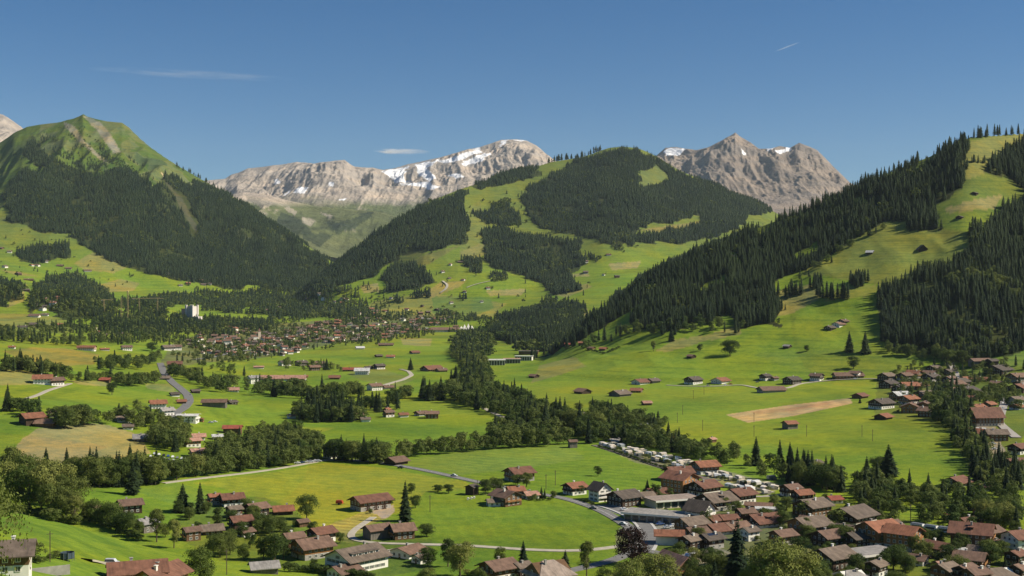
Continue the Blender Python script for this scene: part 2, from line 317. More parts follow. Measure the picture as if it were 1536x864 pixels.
# crags and scree on the green mountain
for p in ([(95,182),(112,190),(128,212),(150,232),(165,246),(150,240),(122,214),(98,192)], [(122,172),(150,182),(165,200),(180,225),(172,222),(150,200),(130,180)], [(145,195),(160,202),(182,228),(170,230)], [(150,282),(178,298),(182,312),(160,300)], [(170,300),(190,312),(180,312)]):
    paint(p, ROCK, .75)
rk = (ridged(GX / 170, GY / 420, 191, 4) + .5 * fbm(GX / 60, GY / 60, 195, 3) > .30) & (GPX < 330) & (GY > 4900) & (GPY < 300) & (GPX > 60)
cov[rk] = cov[rk] * .72 + np.array((.19,.18,.13)) * .28
rk = (ridged(GX / 120, GY / 300, 197, 4) > .52) & (GPX < 420) & (GY > 4700); cov[rk] = cov[rk] * .8 + np.array((.16,.16,.09)) * .2
rk = (fbm(GX / 200, GY / 350, 198, 4) > .12) & (GPX < 360) & (GY > 5000); cov[rk] *= np.array((.62,.72,.75))
GULLY = [(240,254),(252,266),(262,283),(280,300),(288,320),(300,340),(309,357),(297,359),(284,338),(267,312),(258,292),(248,280)]
paint([(240,256),(250,268),(258,283),(275,300),(284,320),(296,340),(304,356),(298,358),(286,338),(270,312),(262,292),(252,280)], (.42,.37,.31), 1.0, True)
paint([(345,330),(360,340),(378,362),(372,362),(352,344)], ROCK, .8)
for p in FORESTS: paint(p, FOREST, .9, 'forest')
VG = (.085,.115,.032)
paint([(985,790),(1040,735),(1100,745),(1180,742),(1250,752),(1340,778),(1536,805),(1560,900),(960,900),(965,840)], VG, .65)
paint([(1020,770),(1180,765),(1240,800),(1200,850),(1030,830)], (.16,.15,.11), .5)
paint([(255,800),(300,750),(400,745),(450,775),(430,800),(540,800),(650,812),(650,850),(560,870),(430,850),(330,842)], VG, .5)
paint([(1318,560),(1430,550),(1536,550),(1536,690),(1450,700),(1430,650),(1390,632),(1310,625)], VG, .6)
def stripes(poly, ang, per, amp):
    k = in_poly(jpx, jpy, poly); v = np.sin((GX * math.cos(ang) + GY * math.sin(ang) + 6 * fbm(GX / 90, GY / 90, 251, 2)) / per * 6.283)
    cov[k] *= (1 + amp * v[k])[:, None]
stripes([(470,800),(560,765),(590,775),(555,790),(530,815),(490,815)], 1.1, 7, .22)
stripes([(380,712),(490,694),(560,701),(700,723),(705,735),(640,738),(625,752),(600,768),(510,812),(440,762),(330,732)], 1.25, 9, .07)
stripes([(600,690),(700,676),(850,668),(1000,715),(980,740),(800,738),(700,720)], 1.0, 10, .08)
stripes([(620,745),(850,745),(930,790),(900,820),(640,815)], .2, 8, .045)
stripes([(0,760),(100,785),(300,838),(480,864),(300,880),(0,880)], 1.4, 6, .05)
stripes([(1088,622),(1275,597),(1279,605),(1122,634)], 1.35, 5, .10)
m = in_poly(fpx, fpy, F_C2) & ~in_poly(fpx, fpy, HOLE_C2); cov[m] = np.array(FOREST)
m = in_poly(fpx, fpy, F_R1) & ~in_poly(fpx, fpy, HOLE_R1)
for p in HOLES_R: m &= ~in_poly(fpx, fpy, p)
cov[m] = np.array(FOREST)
# the town, the camp site and the paved yards
paint([(262,512),(330,492),(400,486),(500,480),(560,476),(640,472),(665,480),(620,500),(560,504),(480,520),(400,536),(270,548),(245,560),(240,545)], (.125,.135,.075), .7)
paint([(898,668),(945,676),(1045,702),(1060,712),(1040,716),(980,700),(905,674)], (.20,.20,.12), .8)
paint([(1058,716),(1085,704),(1150,722),(1180,728),(1150,742),(1100,735)], (.24,.23,.16), .7)
paint([(855,616),(875,618),(905,628),(900,633),(872,632)], (.48,.46,.42), 1.0)
paint([(905,765),(930,755),(960,765),(1000,782),(1030,786),(1040,800),(985,800),(965,782)], PAVE, .95, False)
paint([(1020,830),(1060,815),(1100,830),(1060,850),(1020,845)], (.25,.24,.22), .9, False)
paint([(553,768),(578,760),(590,757),(592,768),(580,777),(572,778),(566,772)], PAVE, 1.0, False)
paint([(925,790),(980,780),(985,826),(925,832)], (.24,.23,.2), .5)
paint([(1330,560),(1430,550),(1440,600),(1400,620),(1340,608)], (.10,.13,.05), .6)
paint([(1440,640),(1490,640),(1510,680),(1480,690),(1450,660)], (.26,.25,.22), .8)
cell = (np.floor((GX + 60 * fbm(GX / 500, GY / 500, 201, 2)) / 135) * 7.13 + np.floor((GY + .3 * GX + 40 * fbm(GX / 400, GY / 400, 203, 2)) / 190) * 3.71)
cr = (np.sin(cell * 12.9898) * 43758.5453) % 1.0; c2 = (np.sin(cell * 78.233) * 12543.123) % 1.0
fl = np.clip((60 - GZ) / 60, 0, 1) * (GY > 560)
cov *= (1 + .13 * (cr - .5) * fl)[..., None]; cov[..., 0] *= 1 + .28 * np.clip(c2 - .45, 0, 1) * fl
ang = c2 * 3.14; st_ = np.sin((GX * np.cos(ang) + GY * np.sin(ang)) / 2.3); cov *= (1 + .035 * st_ * fl * (cr > .4) * np.clip(1500 / GY, 0, 1))[..., None]
cov *= (1 + .10 * fbm(GX / 30, GY / 30, 91, 3))[..., None]
MAT_LAND = land_mat('meadow', False); MAT_ROCK = land_mat('mountain_rock', True)
land = grid_mesh('terrain', GX, GY, GZ, cov, MAT_LAND)

# ---------------------------------------------------------------- the high mountains behind
G_TAB = [(-900,300,9800,360,8000),(250,330,9800,370,8000),(330,296,9800,365,8000),(365,287,9800,365,8000),(395,291,9800,370,8000),(430,300,9800,375,8000),(470,308,9800,380,8000),(520,313,9600,390,8000),(560,316,9500,395,8000),(620,330,9500,400,8000),(760,350,9500,410,8000),(2300,400,9500,420,8000)]
M_TAB = [(-900,150,13500,330,11000),(-60,160,13500,330,11000),(-10,168,13500,330,11000),(5,173,13500,330,11000),(30,189,13500,330,11000),(60,215,13500,330,11000),(120,250,13500,330,11500),(250,275,14000,330,11800),(338,268,14500,325,12000),(346,262,14500,325,12000),(356,259,14500,325,12000),(372,252,14500,325,12000),(400,249,14500,325,12000),(425,246,14500,322,12000),
 (445,243,14500,322,12000),(470,246,14500,320,12000),(490,243,14500,318,12000),(508,241,14500,318,12000),(517,240,14500,318,12000),(524,246,14500,318,12000),(532,251,14500,320,12000),(560,252,14600,322,12000),(575,255,14700,322,12000),(590,253,14800,322,12000),(600,250,14800,322,12000),
 (612,246,14800,322,12000),(630,243,14800,320,12000),(660,237,14800,318,12000),(680,231,14800,318,12000),(700,225,14800,318,12000),(720,220,14800,315,12000),(735,215,14800,315,12000),(752,209,14800,310,12000),(775,209,14800,310,12000),(790,211,14800,310,12000),(805,219,14800,310,12000),(820,232,14800,310,12000),(860,262,14500,320,12000),(920,268,14000,320,11500),
 (980,238,13500,320,10800),(998,222,13500,320,10800),(1012,221,13500,320,10800),(1030,224,13500,320,10800),(1045,226,13400,315,10600),(1062,222,13300,312,10500),(1080,213,13200,310,10400),(1094,205,13200,310,10400),(1103,199,13200,310,10400),(1112,207,13200,310,10400),(1125,214,13200,310,10400),(1138,224,13200,310,10400),
 (1155,224,13200,310,10400),(1170,220,13200,310,10400),(1185,223,13200,310,10400),(1199,215,13200,310,10400),(1212,220,13200,310,10400),(1226,226,13200,310,10400),(1238,238,13200,315,10400),(1250,250,13200,320,10400),(1275,275,13200,330,10400),(1340,310,13200,350,10400),(2300,330,13200,360,10400)]
MPX = np.concatenate([np.linspace(-880, -40, 40), np.arange(-30, 1570, 1.2), np.linspace(1580, 2280, 40)])
MYR = np.concatenate([np.linspace(8000, 10400, 60), np.geomspace(10430, 15200, 330), np.linspace(15300, 17500, 12)])
HPX, HY = np.meshgrid(MPX, MYR); HX = (HPX - CX) / FPX * HY
def mount_z(px, Y):
    X = (px - CX) / FPX * Y
    zg, s = layer(px, Y, G_TAB, 1.0, .3, .25)
    e = np.sin(np.pi * s)
    zg = zg + e * (85 * ridged(X / 620 + .4, Y / 900, 101, 5) + 14 * fbm(X / 120, Y / 120, 103, 3))
    zm, s = layer(px, Y, M_TAB, .8, .3, .7)
    lim = layer.lim; e = np.clip(np.sin(np.pi * np.clip(s, 0, 1)), 0, 1) ** .7 * .96 + .04
    big = ridged(X / 1500 + .15 * Y / 1000, Y / 2600, 111, 3)
    rib = ridged(X / 330 + .12 * np.sin(Y / 300), Y / 1100, 121, 5, .6)
    ter = np.sin((zm + 120 * fbm(X / 900, Y / 900, 131, 3)) / 95.0)
    zm = zm + e * (180 * big + 100 * rib + 16 * ter + 18 * fbm(X / 60, Y / 60, 141, 4))
    zm = np.minimum(zm, lim + 3 + 7 * fbm(X / 70, Y / 70, 145, 3))
    return smax(zg, zm, 20)
HZ = mount_z(HPX, HY); HPY = CY - FPX * HZ / HY
gy_, gx_ = np.gradient(HZ); slope = np.hypot(gy_ / np.gradient(HY, axis=0), gx_ / np.gradient(HX, axis=1))
j1 = fbm(HX / 220, HY / 220, 151, 4); j2 = fbm(HX / 220, HY / 220, 155, 4)
mpx = HPX + j1 * 6; mpy = HPY + j2 * 3
mc = np.zeros(HPX.shape + (3,)); 
tone = np.clip(.5 + .8 * fbm(HX / 700, HY / 700 + HZ / 260, 161, 4), 0, 1)[..., None]
mc[:] = np.array((.46,.385,.315)) * (1 - tone) + np.array((.36,.315,.275)) * tone
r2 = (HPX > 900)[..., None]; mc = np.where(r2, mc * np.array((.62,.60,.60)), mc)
gr = np.clip((HPY - 296 + 10 * j1 - (HPX > 900) * 40) / 14, 0, 1) * np.clip((1.05 - slope) / .4, 0, 1)
gr = np.where(HPX < 300, 0, gr)[..., None]
mc = mc * (1 - gr) + (np.array((.10,.125,.05)) * (1 - tone) + np.array((.15,.165,.07)) * tone) * gr
def mpaint(poly, col, mix=1.0):
    k = in_poly(mpx, mpy, poly); mc[k] = mc[k] * (1 - mix) + np.array(col) * mix
for p in ([(365,290),(392,296),(410,306),(398,314),(372,302)], [(430,310),(448,318),(440,324),(425,314)], [(452,325),(470,330),(466,340),(450,334)], [(480,318),(500,322),(495,330)]): mpaint(p, (.34,.30,.24), .8)
for p in ([(420,318),(450,330),(470,350),(440,352),(415,335)], [(500,340),(540,320),(560,318),(530,345),(505,352)], [(450,345),(500,350),(480,372),(455,360)], [(490,332),(520,338),(500,348)]): mpaint(p, (.035,.05,.028), .8)
SNOW = (.82,.82,.84)
SCREE = 0
for p in ([(571,257),(604,250),(607,268),(600,275),(584,269)], [(621,246),(662,238),(642,252),(652,268),(642,273),(630,262)], [(658,241),(690,232),(722,221),(722,228),(692,240),(668,244)], [(690,246),(716,238),(736,228),(738,231),(718,243),(698,250)], [(576,257),(600,252),(614,248),(606,262),(604,270),(618,272),(600,274),(588,264)], [(624,246),(660,240),(652,246),(638,250),(640,260),(650,266),(640,270),(628,255)], [(445,284),(452,279),(462,281),(458,290),(443,290)], [(493,274),(502,272),(500,279),(490,279)],
  [(410,272),(420,269),(424,272),(414,276)], [(668,238),(690,233),(716,224),(712,230),(690,240),(675,239)], [(695,242),(714,236),(730,228),(728,233),(708,243),(698,245)], [(752,212),(762,209),(756,216),(748,221)], [(995,225),(1008,221),(1030,223),(1020,232),(1002,234)], [(1164,226),(1180,221),(1186,224),(1172,231)],
  [(1150,222),(1163,220),(1160,224),(1152,226)], [(670,262),(685,258),(700,264),(684,268)], [(600,276),(640,272),(660,280),(640,281)], [(640,282),(655,278),(650,284)], [(768,208),(790,210),(780,212)], [(424,290),(436,285),(430,293)], [(505,300),(520,296),(516,301)], [(1110,222),(1118,230),(1113,232)]):
    mpaint(p, SNOW)
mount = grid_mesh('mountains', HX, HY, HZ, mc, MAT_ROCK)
# ---------------------------------------------------------------- helpers for things
def link_mesh(name, verts, faces, mats, parent=None, midx=None, smooth=False):
    me = bpy.data.meshes.new(name); me.from_pydata(verts, [], faces)
    for m in (mats if isinstance(mats, (list, tuple)) else [mats]): me.materials.append(m)
    if midx is not None: me.polygons.foreach_set('material_index', midx)
    if smooth: me.polygons.foreach_set('use_smooth', [True] * len(me.polygons))
    me.update()
    o = bpy.data.objects.new(name, me); C.objects.link(o)
    if parent is not None: o.parent = parent
    return o
def inst(name, me, parent=None, loc=(0, 0, 0), rz=0, sc=(1, 1, 1)):
    o = bpy.data.objects.new(name, me); C.objects.link(o); o.location = loc; o.rotation_euler = (0, 0, rz); o.scale = sc
    if parent is not None: o.parent = parent
    return o
def tag(o, label, cat, group=None, kind=None):
    if label: o['label'] = label
    if cat: o['category'] = cat
    if group: o['group'] = group
    if kind: o['kind'] = kind
    return o
def empty(name, loc, rz=0, sc=1):
    o = bpy.data.objects.new(name, None); C.objects.link(o); o.location = loc; o.rotation_euler = (0, 0, rz); o.scale = (sc, sc, sc) if not isinstance(sc, tuple) else sc
    o.empty_display_size = .5
    return o
def foliage_mat(name, dark, light, stuff):
    m, t, b = new_mat(name)
    if stuff: f = N(t, 'ShaderNodeAttribute', attribute_name='tint').outputs['Fac']
    else: f = N(t, 'ShaderNodeObjectInfo').outputs['Random']
    pos = t.nodes.new('ShaderNodeNewGeometry').outputs['Position']
    c = mixc(t, dark, light, f)
    n = noise(t, .55, 3, pos)
    c = mixc(t, c, mixc(t, c, (1.5, 1.42, 1.2), 1.0, 'MULTIPLY'), ramp(t, n, .45, .7))
    t.links.new(c, b.inputs['Base Color']); b.inputs['Roughness'].default_value = .75; b.inputs['Specular IOR Level'].default_value = .18
    tr = N(t, 'ShaderNodeBsdfTranslucent'); t.links.new(c, tr.inputs[0])
    ms = N(t, 'ShaderNodeMixShader', i_0=.33); t.links.new(b.outputs[0], ms.inputs[1]); t.links.new(tr.outputs[0], ms.inputs[2])
    t.links.new(ms.outputs[0], t.nodes['Material Output'].inputs['Surface'])
    return m
def plain_mat(name, col, rough=.8, var=.25, scale=.6, metal=0.0, spec=.3):
    m, t, b = new_mat(name)
    pos = t.nodes.new('ShaderNodeTexCoord').outputs['Object']
    n = noise(t, scale, 4, pos)
    c = mixc(t, tuple(v * (1 - var) for v in col), tuple(min(1, v * (1 + var)) for v in col), ramp(t, n, .3, .7))
    t.links.new(c, b.inputs['Base Color']); b.inputs['Roughness'].default_value = rough; b.inputs['Metallic'].default_value = metal; b.inputs['Specular IOR Level'].default_value = spec
    return m
CONC = ((.012,.027,.012), (.040,.062,.021))
BROADC = {'dark': ((.046,.078,.017), (.080,.112,.026)), 'mid': ((.080,.118,.024), (.125,.150,.036)), 'light': ((.150,.180,.042), (.20,.215,.058)), 'copper': ((.028,.014,.012), (.034,.017,.014))}
M_BARK = plain_mat('bark', (.10,.075,.055), .95)
M_CON = foliage_mat('spruce_needles', *CONC, False); M_CONS = foliage_mat('spruce_needles_far', *CONC, True)
M_BR = {k: foliage_mat('leaves_' + k, *v, False) for k, v in BROADC.items()}
M_BRS = foliage_mat('leaves_far', (.055,.090,.020), (.155,.182,.046), True)

# ---------------------------------------------------------------- tree shapes, all one unit tall
def conifer_crown(seed, tiers, nb, hi=True, slim=1.0):
    r = random.Random(seed); V = []; F = []
    for k in range(tiers):
        t = (k + r.uniform(-.3, .3)) / tiers; t = min(max(t, 0), .985)
        z = .07 + .93 * t
        rad = slim * .165 * (1 - t) ** (.82 if hi else .74) * r.uniform(.82, 1.12) + .006
        if t < .1: rad *= .75 + 2.5 * t
        if hi:
            n = max(5, int(nb * (.45 + .55 * (1 - t))))
            a0 = r.uniform(0, 6.28)
            for j in range(n):
                a = a0 + 6.283 * (j + r.uniform(-.35, .35)) / n; L = rad * r.uniform(.65, 1.15); wd = .55 * L * r.uniform(.7, 1.2) + .008
                dr = L * r.uniform(.28, .6); ca, sa = math.cos(a), math.sin(a)
                i = len(V)
                z0 = z + .02
                V += [(0, 0, z0), (ca * L * .55 - sa * wd * .5, sa * L * .55 + ca * wd * .5, z0 - dr * .55), (ca * L, sa * L, z0 - dr), (ca * L * .55 + sa * wd * .5, sa * L * .55 - ca * wd * .5, z0 - dr * .55), (ca * L * .5, sa * L * .5, z0 - dr * .25), (ca * L * .62, sa * L * .62, z0 - dr - .018)]
                F += [(i, i + 1, i + 4), (i + 1, i + 2, i + 4), (i, i + 4, i + 3), (i + 4, i + 2, i + 3), (i + 1, i + 5, i + 3)]
        else:
            n = nb; a0 = r.uniform(0, 6.28); i = len(V)
            zt = min(1.0, z + 1.35 / tiers * .93)
            V.append((0, 0, zt))
            for j in range(2 * n):
                a = a0 + 6.283 * j / (2 * n); q = rad * (r.uniform(.9, 1.25) if j % 2 == 0 else r.uniform(.5, .72))
                V.append((math.cos(a) * q, math.sin(a) * q, z - (.035 if j % 2 == 0 else -.01)))
            F += [(i, i + 1 + j, i + 1 + (j + 1) % (2 * n)) for j in range(2 * n)]
    return V, F
def trunk_geo(seed, r0, top, limbs, lr=.3):
    r = random.Random(seed); V = []; F = []
    def tube(p0, p1, a, b, n=6):
        p0 = Vector(p0); p1 = Vector(p1); d = (p1 - p0).normalized(); u = d.orthogonal().normalized(); w_ = d.cross(u); i = len(V)
        for p, q in ((p0, a), (p1, b)):
            for k in range(n):
                an = 6.283 * k / n; V.append(tuple(p + u * math.cos(an) * q + w_ * math.sin(an) * q))
        for k in range(n): F.append((i + k, i + (k + 1) % n, i + n + (k + 1) % n, i + n + k))
    tube((0, 0, -.05), (0, 0, .12), r0 * 1.35, r0); tube((0, 0, .12), (.004, 0, top * .6), r0, r0 * .7); tube((.004, 0, top * .6), (0, 0, top), r0 * .7, r0 * .2)
    for k in range(limbs):
        a = r.uniform(0, 6.28); z = r.uniform(.2, .6) * top; L = lr * r.uniform(.6, 1)
        tube((0, 0, z), (math.cos(a) * L, math.sin(a) * L, z + L * r.uniform(.5, 1.0)), r0 * .45, r0 * .12, 5)
    return V, F
def broad_crown(seed, nl, nlobe, leaf, rx=.40, zc=.50, rz=.50, trunk=.04):
    r = random.Random(seed); g = np.random.default_rng(seed)
    lobes = []
    for k in range(nlobe):
        while True:
            p = np.array([r.uniform(-1, 1), r.uniform(-1, 1), r.uniform(-1, 1)])
            if .25 < np.linalg.norm(p) < 1: break
        s = .86 if p[2] < 0 else .74
        lobes.append((np.array([p[0] * rx * .72, p[1] * rx * .72, zc + p[2] * rz * s * .85]), r.uniform(.26, .46) * rx * (1.15 - .25 * max(p[2], 0))))
    V = []; F = []; per = max(4, nl // nlobe)
    for c, q in lobes:
        d = g.normal(size=(per, 3)); d /= np.linalg.norm(d, axis=1)[:, None]
        d[:, 2] = np.where(d[:, 2] < -.35, -d[:, 2] * .6, d[:, 2])
        P = c + d * q * g.uniform(.72, 1.12, (per, 1)) * np.array([1, 1, .9])
        for p, dd in zip(P, d):
            nrm = Vector(dd + g.normal(scale=.34, size=3)).normalized(); u = nrm.orthogonal().normalized(); v = nrm.cross(u); a = r.uniform(0, 6.28)
            u, v = u * math.cos(a) + v * math.sin(a), v * math.cos(a) - u * math.sin(a)
            l = leaf * r.uniform(.6, 1.3); i = len(V); p = Vector(p)
            if p.z < trunk: p.z = trunk + .02
            V += [tuple(p - u * l), tuple(p + v * l * .7 + nrm * l * .2), tuple(p + u * l), tuple(p - v * l * .7 + nrm * l * .12)]
            F += [(i, i + 1, i + 2, i + 3)]
    return V, F
def proto_mesh(name, vf, mat):
    me = bpy.data.meshes.new(name); me.from_pydata(vf[0], [], vf[1]); me.materials.append(mat); me.update(); return me
CON_HI = [proto_mesh('crown', conifer_crown(11 + k, 34, 14, True, (1.35, 1.1, 1.5, 1.25)[k]), M_CON) for k in range(4)]
CON_TR = proto_mesh('trunk', trunk_geo(3, .017, .9, 0), M_BARK)
_bshape = [broad_crown(31, 5200, 30, .018), broad_crown(32, 5200, 26, .017, .35, .51, .50), broad_crown(33, 5200, 30, .019, .47, .48, .48), broad_crown(34, 4600, 22, .017, .27, .51, .5)]
BR_HI = {k: [proto_mesh('crown', s, M_BR[k]) for s in _bshape] for k in M_BR}
BR_TR = proto_mesh('trunk', trunk_geo(5, .022, .7, 8, .2), M_BARK)
SHRUB = {k: proto_mesh('foliage', broad_crown(41, 900, 11, .045, .5, .45, .42, .02), M_BR[k]) for k in ('dark', 'mid', 'light')}

CONS = []; BROADS = []          # every tree asked for: (size in the picture, X, Y, z, height, width factor, label, group, leaf, forced)
def want(kind, X, Y, h, label, group, wf=1.0, leaf=None, force=False):
    z = ground(X, Y)
    (CONS if kind == 'con' else BROADS).append((h * FPX / Y, X, Y, z, h, wf, label, group, leaf, force))
def single(kind, px, py, hpx, label, wf=1.0, leaf='mid', name=None, Y=None):
    if Y is None: p = at(px, py)
    else: p = Vector(((px - CX) / FPX * Y, Y, 0))
    want(kind, p.x, p.y, hpx / FPX * p.y, label, None, wf, leaf, True)
def scatter(poly, space, hmin, hmax, kind_mix, label_c, label_b, group_c, group_b, holes=(), leaf=None, seed=1, margin=26, ymax=8000, dens=None):
    """trees over the ground patch whose feet fall inside poly; space in metres"""
    g = np.random.default_rng(seed); P = np.array(poly, float)
        # work in world space over the patch's own bounds
    x0, x1 = P[:, 0].min() - 8, P[:, 0].max() + 8; y0, y1 = P[:, 1].min() - 6, P[:, 1].max() + 6
    ys = []
    for px in np.linspace(x0, x1, 24):
        for py in np.linspace(y0, y1, 24):
            if in_poly(np.array(px), np.array(py), poly): ys.append(at(float(px), float(py)).y)
    if not ys: return 0
    Y0, Y1 = min(ys) - 25, min(max(ys) + 60, ymax)
    nY = max(1, int((Y1 - Y0) / space)); cnt = 0; out = []
    for k in range(nY):
        Yc = Y0 + (k + .5) * space
        xa, xb = (x0 - CX) / FPX * Yc, (x1 - CX) / FPX * Yc; n = max(1, int((xb - xa) / space))
        X = xa + (np.arange(n) + .5 + g.uniform(-.48, .48, n)) * space; Y = Yc + g.uniform(-.48, .48, n) * space
        px = CX + FPX * X / Y; z = gsample(GZ, px, Y); py = CY - FPX * z / Y
        h = g.uniform(hmin, hmax, n) * (1 + .18 * vnoise(X / 60, Y / 60, 5))
        qx, qy = ragged(px, py, X, Y)
        ok = in_poly(qx, qy, poly)
        for ho in holes: ok &= ~in_poly(qx, qy, ho)
        ok &= (fbm(X / 55, Y / 80, 211, 3) < .34) | (g.uniform(size=n) < .2)
        hor = gsample(HOR, px, np.maximum(Y - 12, 20)); ok &= (CY - FPX * (z + h) / Y) < hor + margin
        if dens is not None: ok &= (vnoise(X / dens, Y / dens, seed + 9) + .35 * g.uniform(-1, 1, n)) > -.25
        isb = (g.uniform(size=n) < kind_mix) if kind_mix > .3 else (fbm(X / 45, Y / 45, 221, 2) * .5 + .5 + g.uniform(-.15, .15, n) < kind_mix * 3.2)
        for i in np.nonzero(ok)[0]:
            if isb[i]: want('bro', X[i], Y[i], h[i] * .78, label_b, group_b, g.uniform(.85, 1.25), leaf)
            else: want('con', X[i], Y[i], h[i], label_c, group_c, g.uniform(.85, 1.2))
        cnt += int(ok.sum())
    return cnt
def row(pts, n, hpx0, hpx1, mix, label_c, label_b, group_c, group_b, jit=(3, 2), leaf=None, seed=1):
    g = random.Random(seed); P = np.array(pts, float); d = np.r_[0, np.cumsum(np.hypot(*np.diff(P, axis=0).T))]
    if hpx1 > 8.5: n = int(n * 1.45); hpx0 *= 1.08; hpx1 *= 1.08
    for k in range(n):
        s = d[-1] * (k + g.uniform(-.3, .3) + .5) / n
        px = float(np.interp(s, d, P[:, 0])) + g.uniform(-1, 1) * jit[0]; py = float(np.interp(s, d, P[:, 1])) + g.uniform(-1, 1) * jit[1]
        p = at(px, py); h = g.uniform(hpx0, hpx1) / FPX * p.y
        if g.random() < mix: want('bro', p.x, p.y, h, label_b, group_b, g.uniform(.85, 1.2), leaf)
        else: want('con', p.x, p.y, h * 1.12, label_c, group_c, g.uniform(.9, 1.25))
# --- forests
sc = scatter
sc(F_L, 9.0, 14, 24, .05, 'spruce in the dark forest on the flank of the big green mountain at left', 'tree in the forest on the big green mountain at left', 'mountain forest spruces', 'mountain forest leafy trees', holes=[GULLY], seed=2)
sc([(10,240),(70,205),(150,240),(240,262),(330,290),(300,275),(250,262),(185,248),(110,246)], 34, 10, 18, 0, 'scattered spruce on the crags of the green mountain', '', 'crag spruces', '', seed=3, dens=150)
sc([(90,190),(130,195),(190,235),(225,275),(200,268),(150,238),(110,212)], 22, 8, 15, .2, 'scattered spruce on the crags of the green mountain', 'bush on the crags of the green mountain', 'crag spruces', 'crag bushes', seed=4, dens=90)
for k_, p_ in enumerate(([(92,236),(62,205),(70,200),(108,232),(130,255)], [(150,262),(118,232),(100,205),(108,203),(145,236),(178,256)], [(190,268),(160,238),(146,214),(160,222),(212,262)], [(232,280),(206,250),(188,228),(200,234),(240,266)], [(120,258),(96,228),(104,226),(136,256)])):
    sc(p_, 12, 9, 17, .1, 'scattered spruce on the crags of the green mountain', 'bush on the crags of the green mountain', 'crag spruces', 'crag bushes', seed=300 + k_, dens=40)
row([(262,248),(275,256),(290,262),(320,276),(350,293)], 26, 3.5, 7, 0, 'spruce along the right-hand skyline of the green mountain', '', 'mountain skyline spruces', '', (3, .8), seed=5)
LC = 'spruce in the forest on the rounded wooded hill in the middle'; GC = 'middle hill forest spruces'
sc(F_C1, 8.6, 15, 25, .06, LC, 'leafy tree on the rounded wooded hill in the middle', GC, 'middle hill leafy trees', holes=[[(585,394),(620,374),(652,367),(640,378),(605,398)]], seed=6)
sc(F_C2, 9.2, 14, 24, .06, LC, 'leafy tree on the rounded wooded hill in the middle', GC, 'middle hill leafy trees', holes=[HOLE_C2, [(845,312),(862,304),(866,318),(850,320)], [(895,300),(912,296),(914,305),(900,308)]], seed=7)
for k, p in enumerate((F_C3, F_C4, F_C5, F_C6, F_C7, F_C8)):
    sc(p, 9.0, 14, 24, .07, LC, 'leafy tree on the rounded wooded hill in the middle', GC, 'middle hill leafy trees', seed=20 + k)
row([(820,240),(835,236),(858,234),(880,229),(900,223)], 22, 5, 9, 0, LC, '', GC, '', (3, 1), seed=8)
sc([(690,300),(790,285),(830,310),(770,345),(700,340)], 40, 14, 22, .1, LC, 'leafy tree on the rounded wooded hill in the middle', GC, 'middle hill leafy trees', seed=9, dens=120)
sc([(560,400),(700,360),(720,395),(690,470),(600,470),(520,440)], 75, 10, 16, .6, 'lone spruce on the pastures of the middle hill', 'lone leafy tree on the pastures of the middle hill', 'pasture spruces', 'pasture trees', seed=10)
sc([(700,350),(990,350),(960,380),(880,440),(760,470),(700,450)], 85, 10, 20, .45, 'lone spruce on the pastures of the middle hill', 'lone leafy tree on the pastures of the middle hill', 'pasture spruces', 'pasture trees', seed=11)
LR = 'spruce in the dark forest band on the right hillside'; GR = 'right hillside forest spruces'
sc(F_R1, 6.6, 12, 24, .05, LR, 'leafy tree in the forest band on the right hillside', GR, 'right hillside leafy trees', holes=[HOLE_R1] + HOLES_R, seed=12)
sc(F_R2, 8.5, 17, 28, .14, 'spruce in the dark wood at the foot of the right hillside', 'leafy tree in the dark wood at the foot of the right hillside', 'foot wood spruces', 'foot wood leafy trees', seed=13)
LR4 = 'tall spruce in the forest at the right edge above the village'; GR4 = 'right edge forest spruces'
sc(F_R4, 6.4, 14, 26, .07, LR4, 'leafy tree in the forest at the right edge above the village', GR4, 'right edge leafy trees', seed=14)
sc(F_R5, 8.0, 18, 26, 0, LR4, '', GR4, '', seed=15)
sc([(1322,450),(1345,440),(1345,528),(1325,526)], 6.5, 19, 26, 0, LR4, '', GR4, '', seed=16)
# clumps on the right hill
for k, (p, h) in enumerate((([(1176,444),(1208,440),(1212,446),(1180,449)], 22), ([(1214,432),(1234,428),(1236,434),(1216,437)], 22), ([(1231,446),(1282,440),(1284,448),(1234,451)], 22), ([(1281,420),(1306,416),(1307,421),(1283,424)], 19),
   ([(1458,203),(1481,200),(1481,206),(1460,208)], 17), ([(1430,272),(1442,268),(1442,278),(1431,280)], 17), ([(1458,243),(1476,238),(1478,243),(1460,246)], 15), ([(1448,253),(1460,249),(1460,256),(1449,258)], 17), ([(1500,193),(1536,188),(1536,200),(1502,203)], 17), ([(1492,196),(1500,195),(1500,200),(1493,201)], 17), ([(1432,228),(1441,224),(1441,231),(1433,233)], 17))):
    sc(p, 6.0, h * .85, h * 1.1, 0, 'dark spruce in a small clump on the open pasture of the right hill', '', 'clump spruces on the right hill', '', seed=60 + k, margin=60)
sc([(180,452),(262,442),(430,436),(500,432),(520,440),(420,462),(312,468),(312,458),(258,458),(250,470),(190,468)], 12, 14, 24, .45, 'spruce in the woods around the white castle hotel', 'leafy tree in the woods around the white castle hotel', 'hotel wood spruces', 'hotel wood trees', seed=273)
sc([(110,478),(160,455),(205,468),(258,482),(310,486),(345,480),(352,505),(280,502),(180,505)], 11, 13, 24, .5, 'spruce in the woods around the white castle hotel', 'leafy tree in the woods around the white castle hotel', 'hotel wood spruces', 'hotel wood trees', seed=274)
sc([(690,300),(790,285),(960,345),(1000,360),(900,470),(700,470),(600,440)], 16, 14, 22, .3, 'spruce in a clump on the pastures of the middle hill', 'leafy tree in a clump on the pastures of the middle hill', 'pasture clump spruces', 'pasture clump trees', seed=275, dens=70) if False else None
